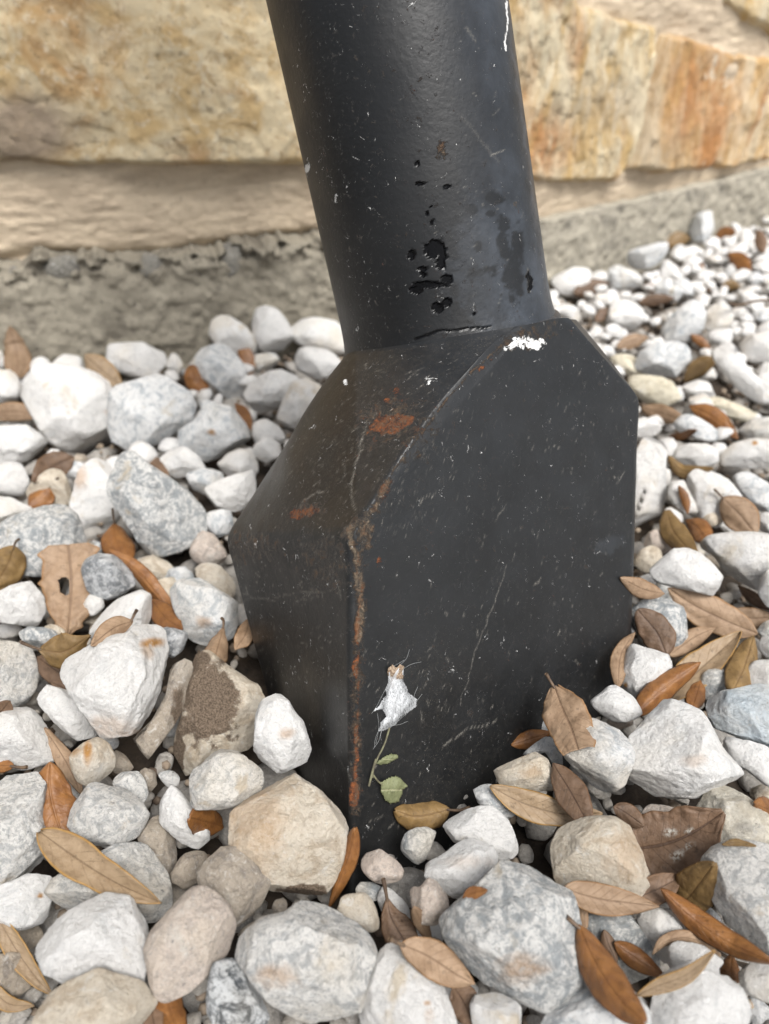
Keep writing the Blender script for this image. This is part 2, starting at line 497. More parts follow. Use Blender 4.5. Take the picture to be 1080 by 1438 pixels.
FOOTPX = {'L': [(0, 378), (60, 366), (150, 372), (230, 368), (330, 352), (440, 340)], 'R': [(770, 312), (860, 292), (960, 268), (1080, 240)]}
def foot_top(side, s):
    pts = sorted(wall_sz(side, x, y, 0.012) for x, y in FOOTPX[side])
    return np.interp(s, [p[0] for p in pts], [p[1] for p in pts])

for side in ('L', 'R'):
    smax = wall_sz(side, -60 if side == 'L' else 1080, 300, 0)[0]
    S1 = smax + (0.6 if side == 'L' else 2.0)
    fine = smax + 0.05
    s_ax = np.r_[np.linspace(0, fine, 310), np.linspace(fine, S1, 60)[1:]]
    # mortar: one hand-trowelled sheet, streaky
    z_ax = np.r_[np.linspace(-0.04, 0.36, 170), np.linspace(0.36, 0.9, 30)[1:]]
    Sg, Zg = np.meshgrid(s_ax, z_ax)
    q = p3(Sg, Zg * 3, 0)
    d = 0.005 * fbm(q, 9, 4, 3) + 0.0020 * fbm(p3(Sg, Zg * 5, 0), 34, 6, 5, .65) + .0012 * fbm(p3(Sg, Zg * 1.6, 0), 130, 3, 6)
    ft = foot_top(side, s_ax)[None, :]
    d = d - (0.009 if side == 'L' else 0.001) * np.exp(-((Zg - ft) / 0.006) ** 2)                      # a shadowed gap above the footing
    d = d + 0.004 * np.clip((Zg - ft) / 0.05, 0, 1) - (0.014 if side == 'L' else 0.006)
    V = wall_pt(side, Sg, Zg, d)
    link('mortar', new_mesh('mortar', V.reshape(-1, 3), grid_faces(*Sg.shape)), M_MORT, wall)
    # concrete footing with a ragged upper edge, folded back at its top
    rows = 70
    top = foot_top(side, s_ax)
    rag = (0.007 if side == 'L' else 0.002)
    top = top + rag * fbm(p3(s_ax, 0, 0), 45, 4, 8) + rag * 0.8 * fbm(p3(s_ax, 3, 0), 160, 3, 9)
    tt = np.linspace(0, 1, rows)
    Sg = np.repeat(s_ax[None], rows + 6, 0)
    Zg = np.vstack([-0.045 + (top + 0.045)[None] * tt[:, None]] + [top[None] + 0.001 * k for k in range(1, 7)])
    off = 0.008 + 0.004 * fbm(p3(Sg, Zg, 0), 22, 5, 12) + 0.0035 * fbm(p3(Sg, Zg, 0), 90, 4, 13)
    if side == 'L':
        crumb = np.clip(fbm(p3(Sg, Zg, 0), 60, 3, 15) * 2, -1, 1) * np.exp(-((Zg - top[None]) / 0.014) ** 2)
        off = off + 0.010 * crumb - 0.012 * np.clip(fbm(p3(Sg, Zg * 2, 5), 55, 4, 77) * 3 - .6, 0, 1) * np.exp(-((Zg - top[None] + .004) / 0.009) ** 2)
    for k in range(1, 7):
        off[rows - 1 + k] = off[rows - 1] - 0.0075 * k
    V = wall_pt(side, Sg, Zg, off)
    link('footing', new_mesh('footing', V.reshape(-1, 3), grid_faces(*Sg.shape)), M_FOOTL if side == 'L' else M_FOOTR, wall)

def poly_inside(px, py, poly):
    inside = np.zeros(np.shape(px), bool)
    n = len(poly)
    for i in range(n):
        x1, y1 = poly[i]; x2, y2 = poly[(i + 1) % n]
        c = ((y1 > py) != (y2 > py)) & (px < (x2 - x1) * (py - y1) / (y2 - y1 + 1e-12) + x1)
        inside ^= c
    return inside

def poly_dist(px, py, poly):
    best = np.full(np.shape(px), 1e9)
    n = len(poly)
    for i in range(n):
        x1, y1 = poly[i]; x2, y2 = poly[(i + 1) % n]
        dx, dy = x2 - x1, y2 - y1
        t = np.clip(((px - x1) * dx + (py - y1) * dy) / (dx * dx + dy * dy + 1e-12), 0, 1)
        best = np.minimum(best, np.hypot(px - x1 - t * dx, py - y1 - t * dy))
    return best

def wall_stone(side, poly, mat, proud=0.016, seed=0, label=None, marks=(), rib=0.0, step=0.0016):
    """poly in wall coordinates (s, z); a rough block face standing proud of the mortar"""
    P = np.array(poly)
    lo, hi = P.min(0) - 0.006, P.max(0) + 0.006
    big = max(hi - lo)
    step = max(step, big / 190)
    s_ax = np.arange(lo[0], hi[0] + step, step); z_ax = np.arange(lo[1], hi[1] + step, step)
    S, Z = np.meshgrid(s_ax, z_ax)
    jx = 0.007 * fbm(p3(S, Z, seed), 20, 4, seed); jz = 0.007 * fbm(p3(S, Z, seed + 9), 20, 4, seed + 3)
    D = poly_dist(S + jx, Z + jz, poly)
    ins = poly_inside(S + jx, Z + jz, poly)
    sd = np.where(ins, D, -D)
    e = np.clip((sd + 0.002) / 0.012, 0, 1)
    prof = 1 - (1 - e) ** 2.4
    off = -0.03 + (0.026 + proud) * prof
    big_ = fbm(p3(S + .02 * fbm(p3(S, Z, 7), 15, 3, 2), Z, seed), 9, 3, seed + 20)
    rel = 0.012 * big_ + 0.006 * np.floor(big_ * 5 + .6 * fbm(p3(S, Z, seed), 50, 4, 9)) / 5 + 0.0035 * np.abs(fbm(p3(S, Z, seed), 26, 5, seed + 31)) + 0.0016 * fbm(p3(S, Z, seed), 120, 4, seed + 40)
    if rib: rel = rel + rib * fbm(p3(S * 4 + Z, Z, 0), 16, 4, seed + 50)
    off = off + rel * prof
    V = wall_pt(side, S, Z, off)
    F = grid_faces(*S.shape)
    keep = (sd.ravel()[F] > -0.006).any(1)
    me = new_mesh('stone', V.reshape(-1, 3), F[keep])
    px, py, _ = w2px(V.reshape(-1, 3))
    for nm in ('brown', 'rust'):
        a = np.zeros(len(px))
        for kind, x, y, rx, ry, amt in marks:
            if kind == nm:
                a = np.maximum(a, amt * np.exp(-(((px - x) / rx) ** 2 + ((py - y) / ry) ** 2) ** 1.5))
        add_attr(me, nm, a)
    o = link('stone', me, mat, wall)
    if label: o['label'] = label
    return o

def wpoly(side, pts): return [wall_sz(side, x, y, 0.01) for x, y in pts]
s_c, z_c = wall_sz('L', 560, 238, 0.01)
wall_stone('L', wpoly('L', [(-20, -30), (90, -120), (430, -120), (455, 100), (452, 236), (330, 240), (220, 236), (102, 238), (40, 232), (-60, 240), (-60, 110)]),
           M_WS[0], 0.012, 1, 'broad golden block with pitted face', [('brown', 30, 185, 72, 55, 1.3), ('rust', 270, 220, 30, 20, .5), ('rust', 160, 60, 30, 60, .2)])
wall_stone('L', wpoly('L', [(-300, -60), (-90, -30), (-90, 190), (-180, 230), (-300, 220)]), M_WS[1], 0.012, 2)
wall_stone('L', [(0.008, .135), (0.10, .125), (0.11, .30), (0.008, .32)], M_WS[0], 0.010, 4)
wall_stone('R', wpoly('R', [(700, -60), (815, -30), (822, 2), (858, 14), (935, 33), (930, 80), (912, 150), (888, 232), (862, 262), (780, 262), (738, 258), (715, 110)]),
           M_WS[1], 0.014, 5, 'ochre block with rusty lower left', [('rust', 760, 200, 45, 50, .9), ('rust', 810, 60, 14, 50, .7), ('brown', 860, 150, 60, 40, .4)], 0.004)
wall_stone('R', wpoly('R', [(940, 44), (1000, 55), (1045, 72), (1100, 78), (1120, 150), (1090, 228), (1010, 240), (950, 246), (886, 244), (905, 180), (925, 110)]),
           M_WS[2], 0.014, 6, 'rust streaked orange block', [('rust', 985, 130, 60, 90, .8), ('brown', 925, 200, 40, 50, .35)], 0.005)
wall_stone('R', wpoly('R', [(1022, -60), (1024, 12), (1060, 32), (1100, 55), (1180, 60), (1180, -80)]), M_WS[1], 0.014, 7)
sR = wall_sz('R', 1130, 150, 0)[0]
wz = [(sR + .02, .12, sR + .30, .30), (sR + .32, .11, sR + .62, .27), (sR + .64, .13, sR + .9, .33)]
for i, (a, b, c, d_) in enumerate(wz):
    wall_stone('R', [(a, b), (c, b + .01), (c - .01, d_), (a + .02, d_ + .015)], M_WS[i % 3], 0.014, 30 + i, None, (), 0.003, 0.004)
zt = 0.40
x = 0.02
for i in range(8):
    w_ = 0.19 + 0.12 * rnd.random()
    wall_stone('R', [(x, zt + .01 * rnd.random()), (x + w_, zt), (x + w_ - .01, zt + .2), (x + .01, zt + .21)], M_WS[rnd.randrange(3)], 0.014, 50 + i, None, (), 0.003, 0.004)
    wall_stone('L', [(x, zt + .02 * rnd.random()), (x + w_, zt + .01), (x + w_ - .01, zt + .2), (x + .01, zt + .21)], M_WS[rnd.randrange(3)], 0.014, 70 + i, None, (), 0.003, 0.004) if x < 0.9 else None
    x += w_ + 0.03

# ------------------------------------------------------------------ the post: a round tube on a welded box foot
F1 = np.array([-0.172, 0.095, 2.62]); e1 = np.array([0.831, -0.146, 0.537]); e2 = np.array([-0.546, -0.023, 0.838]); e3 = np.array([-0.11, -0.989, -0.099])
def fit(u, t, v): return F1 + np.multiply.outer(u, e1) + np.multiply.outer(t, e2) + np.multiply.outer(v, e3)
def unp(px, py, z): return np.array([(px - 540) / FPX * z, (py - 719) / FPX * z, z])
W_, A_ = 1.631, 1.183
keys = [((0, 0, 0), (490, 745)), ((0, 1, 0), (312, 757)), ((0, 0, -A_), (503, 1200)), ((.839, 0, .69), (705, 474)), ((W_, 0, .369), (905, 565)),
        ((W_, 0, -.79), (881, 895)), ((0, 1, -.65), (372, 962)), ((0, 1, -.4), (345, 880)), ((1.12, 0, .755), (800, 442)), ((.49, .78, .69), (481, 498))]
Amat = np.array([[*k, 1.0] for k, _ in keys])
Bmat = np.array([unp(*p, fit(*map(float, k))[2]) for k, p in keys])
wts = np.array([3, 3, 2, 1.2, 4, 3, 2, 1, 2, 1.5])[:, None]
Amat = np.hstack([Amat, Amat[:, [1]] * Amat[:, [0]], Amat[:, [1]] * Amat[:, [2]]])
AFF = np.linalg.lstsq(np.vstack([Amat * wts, np.diag([0, 0, 0, 0, .15, .15])]), np.vstack([Bmat * wts, np.zeros((6, 3))]), rcond=None)[0]
def post_w(u, t, v):
    u, t, v = np.broadcast_arrays(np.asarray(u, float), t, v)
    q = np.stack([u, t, v, np.ones_like(u), t * u, t * v], -1)
    return c2w(q @ AFF * T)
for k, p in keys:
    a, b, _ = w2px(post_w(*map(float, k)))
    print('key', k, p, round(float(a)), round(float(b)))
FO, FX, FT, FV = post_w(0., 0., 0.), post_w(1., 0., 0.) - post_w(0., 0., 0.), post_w(0., 1., 0.) - post_w(0., 0., 0.), post_w(0., 0., 1.) - post_w(0., 0., 0.)
FACE_N = np.cross(FX, FV); FACE_N /= np.linalg.norm(FACE_N)
if FACE_N[1] > 0: FACE_N = -FACE_N
def on_face(px, py, off=0.002): return at_plane(px, py, FO + FACE_N * off, FACE_N)
INV = np.linalg.inv(np.stack([FX, FT, FV], 1))
def in_foot(p, m=0.0):
    u, t, v = INV @ (np.asarray(p) - FO)
    return -m < u < W_ + m and -m < t < 1 + m

post = bpy.data.objects.new('leaning_post', None)
C.objects.link(post)
PO = post_w(W_ / 2, 0.5, -A_)
post.location = PO
tag(post, 'black painted steel tube leaning from a chipped, rust-stained box foot sunk in white gravel', 'post')

def seg_mask(px, py, pts, w, wob=0.0, seed=0):
    pts = smooth_path(np.array(pts, float), 14) if len(pts) > 2 else np.array(pts, float)
    best = np.full(px.shape, 1e9)
    if wob:
        px = px + wob * fbm(p3(px, py, seed), 0.05, 3, seed); py = py + wob * fbm(p3(px, py, seed + 5), 0.05, 3, seed + 2)
    for (x1, y1), (x2, y2) in zip(pts[:-1], pts[1:]):
        dx, dy = x2 - x1, y2 - y1
        t = np.clip(((px - x1) * dx + (py - y1) * dy) / (dx * dx + dy * dy + 1e-9), 0, 1)
        best = np.minimum(best, np.hypot(px - x1 - t * dx, py - y1 - t * dy))
    return np.clip(1.25 - best / w, 0, 1)

def blob(px, py, x, y, rx, ry, rough=0.5, seed=0, ang=0.0):
    c, s = math.cos(ang), math.sin(ang)
    dx, dy = (px - x) * c + (py - y) * s, -(px - x) * s + (py - y) * c
    r = np.hypot(dx / rx, dy / ry) + rough * 1.25 * fbm(p3(px, py, seed), 0.10, 5, seed, .62)
    return np.clip((1.15 - r) * 2.5, 0, 1)

def paint_attrs(me, Vw, is_foot):
    px, py, _ = w2px(Vw)
    n = len(px)
    A = {k: np.zeros(n) for k in ('brown', 'film', 'dust', 'scratch', 'rust', 'ochre', 'chip', 'wet')}
    def up(k, m): A[k] = np.maximum(A[k], m)
    rr = random.Random(5)
    if is_foot:
        # brown dirty sloping top, limited to its own surface
        slope = poly_inside(px, py, [(312, 750), (480, 500), (700, 470), (560, 650), (490, 740), (400, 745)])
        up('brown', slope * np.clip(1 - fbm(p3(px, py), 0.02, 3, 4) * .7, 0, 1) * np.clip((640 - px) / 160, 0, 1))
        up('dust', slope * 1.0)
        up('dust', 0.7 * np.exp(-((py - 1090) / 120) ** 2) * (px > 490)); up('dust', 0.55 * (px < 500) * (py > 740))
        up('dust', np.exp(-((px - 600) / 60) ** 2 - ((py - 960) / 60) ** 2))
        up('dust', np.exp(-((px - 350) / 60) ** 2 - ((py - 770) / 40) ** 2))
        # rusted seam down the front corner
        up('rust', 0.9 * seg_mask(px, py, [(502, 870), (503, 905)], 5, 3, 1)); up('rust', seg_mask(px, py, [(500, 925), (501, 950)], 5, 3, 2))
        up('rust', 0.95 * seg_mask(px, py, [(500, 1020), (499, 1095)], 4.5, 4, 3)); up('rust', 1.1 * blob(px, py, 497, 1118, 8, 22, .4, 4))
        up('rust', 0.7 * seg_mask(px, py, [(503, 960), (501, 1015)], 3, 3, 9))
        up('rust', .62 * seg_mask(px, py, [(497, 760), (508, 830), (503, 870)], 3, 4, 5)); up('rust', .62 * blob(px, py, 540, 690, 7, 14, .5, 6))
        up('rust', .6 * seg_mask(px, py, [(672, 520), (690, 505)], 4, 2, 8)); up('rust', .8 * blob(px, py, 533, 790, 5, 9, .6, 7))
        up('ochre', .95 * seg_mask(px, py, [(490, 742), (500, 790), (507, 850), (504, 900)], 9, 6, 11)); up('ochre', .8 * seg_mask(px, py, [(545, 675), (525, 715), (497, 738)], 9, 5, 12))
        up('ochre', .62 * seg_mask(px, py, [(504, 900), (501, 1000), (500, 1140)], 10, 6, 13)); up('ochre', .42 * blob(px, py, 350, 765, 50, 22, .9, 61)); up('ochre', .40 * blob(px, py, 465, 790, 40, 40, .9, 62)); up('ochre', .42 * blob(px, py, 560, 600, 55, 45, 1.0, 63)); up('ochre', .62 * seg_mask(px, py, [(705, 485), (650, 535), (600, 598), (550, 665)], 2.5, 2, 14))
        up('ochre', .75 * blob(px, py, 300 + 215, 750, 12, 30, .6, 15)); up('ochre', .5 * blob(px, py, 430, 715, 26, 12, .8, 16))
        up('rust', .30 * seg_mask(px, py, [(503, 860), (501, 1000), (500, 1150)], 13, 6, 71)); up('rust', .25 * blob(px, py, 545, 596, 60, 40, .9, 72)); up('rust', .3 * seg_mask(px, py, [(520, 725), (545, 680), (575, 640)], 9, 5, 73))
        # rust patches on the slope
        up('rust', 1.25 * blob(px, py, 548, 596, 29, 14, .5, 21, -.2)); up('rust', blob(px, py, 557, 548, 5, 5, .4, 22)); up('rust', .9 * blob(px, py, 545, 562, 6, 4, .4, 23))
        up('rust', .8 * blob(px, py, 425, 720, 25, 9, .6, 24, -.2)); up('ochre', .55 * blob(px, py, 545, 590, 42, 26, .7, 25))
        # white chip near the top
        up('chip', .75 * blob(px, py, 742, 480, 20, 9, .9, 31)); up('chip', .95 * blob(px, py, 752, 485, 9, 7, .8, 32)); up('chip', .7 * blob(px, py, 720, 484, 16, 5, .8, 33, -.5)); up('ochre', .5 * blob(px, py, 735, 478, 40, 16, .8, 38, -.3))
        up('chip', .65 * blob(px, py, 600, 535, 4, 6, .5, 34)); up('chip', .6 * blob(px, py, 485, 536, 3, 5, .5, 35))
        up('film', .5 * seg_mask(px, py, [(700, 455), (740, 440), (790, 442), (830, 475)], 9, 6, 36)); up('film', .18 * np.clip((1150 - py) / 500, 0, 1) * (px > 500))
        up('film', .5 * blob(px, py, 858, 765, 22, 12, .8, 37, -.5))
        # long scratches
        for pts, w, a in [([(500, 715), (492, 690), (505, 640), (512, 610), (518, 590)], 1.4, 1.0), ([(712, 795), (690, 860), (665, 920), (648, 990)], 1.0, .6), ([(760, 812), (750, 825)], 1.3, .7),
                          ([(620, 1050), (655, 1025), (700, 1012)], 1.4, .85), ([(340, 835), (370, 842), (430, 832), (480, 830)], .9, .5), ([(342, 852), (350, 842), (400, 846), (450, 836)], .9, .5),
                          ([(545, 1165), (562, 1150)], 1.2, .9), ([(425, 705), (440, 696), (455, 688)], 1.4, .9), ([(690, 735), (720, 700)], .9, .4), ([(430, 640), (455, 655)], .9, .4), ([(500, 1110), (480, 1075), (470, 1050)], 1, .5)]:
            up('scratch', .75 * a * seg_mask(px, py, pts, w * .85, 5, int(pts[0][0])))
        zones = [(320, 490, 740, 960, 260), (470, 600, 620, 760, 90), (400, 640, 510, 740, 150), (600, 900, 520, 1050, 160), (520, 880, 480, 1120, 130), (400, 680, 500, 720, 90), (500, 640, 900, 1180, 90), (320, 360, 740, 790, 14)]
    else:
        up('film', np.clip((px - 600 - (py * .13)) / 90, 0, 1) * (.55 + .45 * fbm(p3(px, py), 0.012, 3, 60)))  # sky sheen painted into the colour of the tube's right side
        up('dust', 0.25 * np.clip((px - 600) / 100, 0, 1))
        for x, y, rx, ry, sd_, r_ in [(612, 350, 15, 11, 1, .9), (620, 364, 7, 11, 2, .8), (604, 400, 26, 5, 3, .6), (583, 408, 9, 6, 4, .5), (628, 392, 9, 6, 5, .6), (615, 433, 9, 8, 6, .6), (628, 425, 6, 6, 16, .5),
                                   (578, 358, 5, 7, 7, .6), (592, 378, 8, 4, 8, .6), (594, 386, 5, 4, 9, .6), (590, 258, 7, 3, 10, .5), (586, 230, 3, 4, 11, .5), (627, 262, 5, 3, 12, .5), (745, 400, 4, 10, 13, .9), (741, 385, 3, 6, 14, .8), (606, 290, 2, 2, 17, .5), (600, 300, 2, 3, 18, .5), (607, 312, 2, 5, 19, .5), (666, 441, 3, 2, 20, .5)]:
            up('wet', 1.6 * blob(px, py, x, y, rx, ry, r_, 100 + sd_))
        up('wet', .8 * seg_mask(px, py, [(582, 478), (600, 470), (640, 463), (690, 458)], 2.2, 4, 40))
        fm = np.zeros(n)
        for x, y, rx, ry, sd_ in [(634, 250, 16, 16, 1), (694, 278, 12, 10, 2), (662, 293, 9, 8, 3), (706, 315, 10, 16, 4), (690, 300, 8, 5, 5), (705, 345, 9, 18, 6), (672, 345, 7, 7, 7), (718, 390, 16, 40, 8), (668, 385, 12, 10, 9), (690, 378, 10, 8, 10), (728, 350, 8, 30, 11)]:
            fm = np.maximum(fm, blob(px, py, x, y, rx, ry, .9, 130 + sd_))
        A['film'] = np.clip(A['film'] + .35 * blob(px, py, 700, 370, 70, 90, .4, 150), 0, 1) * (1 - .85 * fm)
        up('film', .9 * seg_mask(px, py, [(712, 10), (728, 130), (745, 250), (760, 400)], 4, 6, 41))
        up('chip', .95 * blob(px, py, 431, 236, 4.5, 8, .4, 51)); up('chip', .8 * seg_mask(px, py, [(711, 0), (712, 40), (710, 70)], 2.2, 3, 52)); up('chip', .7 * blob(px, py, 646, 113, 2.4, 2, .3, 53))
        up('chip', .6 * blob(px, py, 518, 161, 3, 2.5, .3, 54)); up('ochre', .6 * blob(px, py, 620, 212, 7, 16, .8, 55)); up('ochre', .6 * blob(px, py, 724, 288, 4, 6, .8, 56))
        up('scratch', .45 * seg_mask(px, py, [(655, 38), (668, 58)], 2, 3, 42)); up('scratch', .8 * seg_mask(px, py, [(690, 218), (708, 211)], 1.3, 1, 43))
        up('scratch', .22 * seg_mask(px, py, [(645, 160), (670, 190), (700, 225)], 2, 4, 44))
        zones = [(400, 740, 0, 440, 30), (640, 740, 0, 440, 50)]
    for x0, x1, y0, y1, k in zones:
        for i in range(k):
            x, y = rr.uniform(x0, x1), rr.uniform(y0, y1)
            L = rr.expovariate(1 / 2.6) + .3
            a = rr.gauss(2.1, .7)
            m = (abs(px - x) < L + 4) & (abs(py - y) < L + 4)
            if m.any():
                A['scratch'][m] = np.maximum(A['scratch'][m], rr.uniform(.15, .8) ** 1.3 * seg_mask(px[m], py[m], [(x, y), (x + L * math.cos(a), y + L * math.sin(a))], rr.uniform(.5, 1.1)))
    for k, v in A.items(): add_attr(me, k, v)

def box_blur_rows(V, mask_w, it, wrap=False):
    for _ in range(it):
        V2 = V.copy()
        V2[1:-1] = V[1:-1] * .5 + (V[:-2] + V[2:]) * .25
        V = V + (V2 - V) * mask_w
    return V

# foot: rounded box walls up to the house-shaped edge, then a sloping surface that closes onto the tube
UC, TC, RC = 0.93, 0.5, 0.49
def profile(u): return np.interp(u, [0, .839, .98, 1.12, W_], [0, .70, .745, .755, .369])
def rrect(n_list):
    pts = []
    r = 0.035
    cs = [((0 + r, 1 - r), math.pi / 2, math.pi), ((0 + r, 0 + r), math.pi, 1.5 * math.pi), ((W_ - r, 0 + r), 1.5 * math.pi, 2 * math.pi), ((W_ - r, 1 - r), 0, math.pi / 2)]
    for k, ((cx, cy), a0, a1) in enumerate(cs):
        for a in np.linspace(a0, a1, 14): pts.append((cx + r * math.cos(a), cy + r * math.sin(a)))
        nx = cs[(k + 1) % 4]
        q = (nx[0][0] + r * math.cos(nx[1]), nx[0][1] + r * math.sin(nx[1]))
        p = pts[-1]
        for t in np.linspace(0, 1, n_list[k])[1:-1]: pts.append((p[0] + (q[0] - p[0]) * t, p[1] + (q[1] - p[1]) * t))
    return np.array(pts)
ringp = rrect([150, 260, 50, 60])
NC = len(ringp)
vb = profile(ringp[:, 0])
ang = np.arctan2(ringp[:, 1] - TC, ringp[:, 0] - UC) % (2 * math.pi)
_u, _t = ringp[:, 0], ringp[:, 1]
_A = math.radians(76)
_end = math.atan2(-.5, .839 - UC) % (2 * math.pi)
ang = np.where((_u < .036), math.pi + (0.5 - _t) * 2 * _A, ang)
ang = np.where((_u >= .036) & (_u < .839) & (_t < .04), math.pi + _A + (_end - math.pi - _A) * (_u - .036) / .803, ang)
ang = np.where((_u >= .036) & (_u < .839) & (_t > .96), math.pi - _A + (2 * math.pi - _end - math.pi + _A) * (_u - .036) / .803, ang)
cu, ct = UC + RC * np.cos(ang), TC + RC * np.sin(ang)
n1, n2 = 220, 130
rowsU, rowsT, rowsV = [], [], []
for k in np.linspace(0, 1, n1):
    rowsU.append(ringp[:, 0]); rowsT.append(ringp[:, 1]); rowsV.append(-1.7 + (vb + 1.7) * k)
for k in np.linspace(0, 1, n2)[1:]:
    rowsU.append(ringp[:, 0] + (cu - ringp[:, 0]) * k); rowsT.append(ringp[:, 1] + (ct - ringp[:, 1]) * k)
    kk = k
    rowsV.append(vb + (0.70 + .05 * np.clip((cu - .6) / .5, 0, 1) - vb) * kk + 0.075 * math.sin(math.pi * k) * np.clip((.66 - vb) * 3, 0, 1) * (ringp[:, 0] < .8))
G = np.stack([np.array(rowsU), np.array(rowsT), np.array(rowsV)], -1)
G = box_blur_rows(G, np.exp(-((np.arange(len(G)) - n1) / 16.0) ** 2)[:, None, None], 26)
upw = np.clip((np.arange(len(G)) - n1) / 20.0, 0, 1)[:, None, None] * np.clip((len(G) - 1 - np.arange(len(G))) / 10.0, 0, 1)[:, None, None]
for _ in range(60):
    G = G + upw * .5 * ((np.roll(G, 1, 1) + np.roll(G, -1, 1)) / 2 - G)
Vw = post_w(G[..., 0], G[..., 1], G[..., 2]).reshape(-1, 3)
nn_ = np.stack([fbm(Vw, 25, 3, 70), fbm(Vw, 25, 3, 71), fbm(Vw, 25, 3, 72)], -1)
Vw = Vw + 0.0007 * nn_
fm_ = new_mesh('foot', Vw - PO, grid_faces(len(G), NC, True))
paint_attrs(fm_, Vw, True)
M_FOOTP = paint_material('scuffed_black_paint', (0.0048, 0.0051, 0.0054), 0.45)
M_TUBEP = paint_material('satin_black_paint', (0.0026, 0.0030, 0.0036), -0.2, (0.056, 0.066, 0.082))  # last colour is the bluish sky sheen painted on the tube
link('foot', fm_, M_FOOTP, post)

# tube: axis and radius are measured from its outline in the photograph
def tube_frame():
    fl, ftp = [], []
    z0, z1 = 3.27, 2.90
    return None
zc0 = float(w2px(post_w(UC, TC, .69))[2]) / T
axis_b = c2w(unp((480 + 777) / 2, 466, zc0) * T)
rad_b = (295 * math.cos(0.18)) / 2 / FPX * zc0 * T
zc1 = zc0 * (295 * math.cos(.18)) / (337 * math.cos(.18)) * 1.0
axis_t = c2w(unp((373 + 712) / 2, 0, zc1) * T)
rad = rad_b * 0.995
ax = axis_t - axis_b; axl = np.linalg.norm(ax); ax /= axl
print('tube', rad, axis_b, axis_t, 'foot T', np.linalg.norm(FT))
rf = FX - ax * (FX @ ax); rf /= np.linalg.norm(rf)
rg_ = np.cross(ax, rf)
NCT = 320
th = np.linspace(0, 2 * math.pi, NCT, endpoint=False)
hs = np.r_[np.linspace(-0.012, axl + .01, 330), np.linspace(axl + .01, 0.62, 16)[1:]]
circ = np.cos(th)[:, None] * rf + np.sin(th)[:, None] * rg_
flare = rad * (1 + .055 * np.exp(-np.clip(hs + .004, 0, 1) / .006))
Vt = axis_b + hs[:, None, None] * ax + flare[:, None, None] * circ[None]
Vt = Vt.reshape(-1, 3)
tm = new_mesh('tube', Vt - PO, grid_faces(len(hs), NCT, True))
paint_attrs(tm, Vt, False)
link('tube', tm, M_TUBEP, post)
# weld bead that closes tube onto foot
bead = axis_b + (rad * 1.012) * circ - ax * 0.004
bead = np.vstack([bead, bead[:2]])
bead = bead + ax * (0.0012 * fbm(p3(np.arange(len(bead)) * .09, 0, 0), 1, 3, 90))[:, None]
wb = tube('weld_bead', bead, 0.0032 * (1 + .2 * fbm(p3(np.arange(len(bead)) * .2, 0, 0), 1, 3, 91)), None, post, 10, origin=PO)
paint_attrs(wb.data, bead.repeat(10, 0), False)
wb.data.materials.append(M_TUBEP)
# ------------------------------------------------------------------ stones
def ico(level):
    bm = bmesh.new()
    bmesh.ops.create_icosphere(bm, subdivisions=level, radius=1.0)
    v = np.array([x.co[:] for x in bm.verts]); f = np.array([[q.index for q in p.verts] for p in bm.faces])
    bm.free()
    return v / np.linalg.norm(v, axis=1)[:, None], f
ICO = {k: ico(k) for k in (1, 2, 3, 4, 5, 6)}

def outline_radius(poly, c):
    """distance from c to the outline for each of 180 bearings, gently rounded"""
    P = np.array(poly, float) - c
    n = len(P)
    # subdivide and round the corners of the polygon a little
    for c_ in (.86, .80):
        Q = np.roll(P, -1, 0)
        P = np.stack([P * c_ + Q * (1 - c_), P * (1 - c_) + Q * c_], 1).reshape(-1, 2)
    R = np.zeros(180)
    for k in range(180):
        a = k * math.pi / 90
        d = np.array([math.cos(a), math.sin(a)])
        A, B = P, np.roll(P, -1, 0)
        E_ = B - A
        den = d[0] * E_[:, 1] - d[1] * E_[:, 0]
        den = np.where(abs(den) < 1e-9, 1e-9, den)
        t = (A[:, 0] * E_[:, 1] - A[:, 1] * E_[:, 0]) / den
        s = (A[:, 0] * d[1] - A[:, 1] * d[0]) / den
        ok = (t > 0) & (s >= -1e-6) & (s <= 1 + 1e-6)
        R[k] = t[ok].max() if ok.any() else np.nan
    bad = np.isnan(R)
    if bad.any(): R[bad] = np.nanmean(R)
    return R

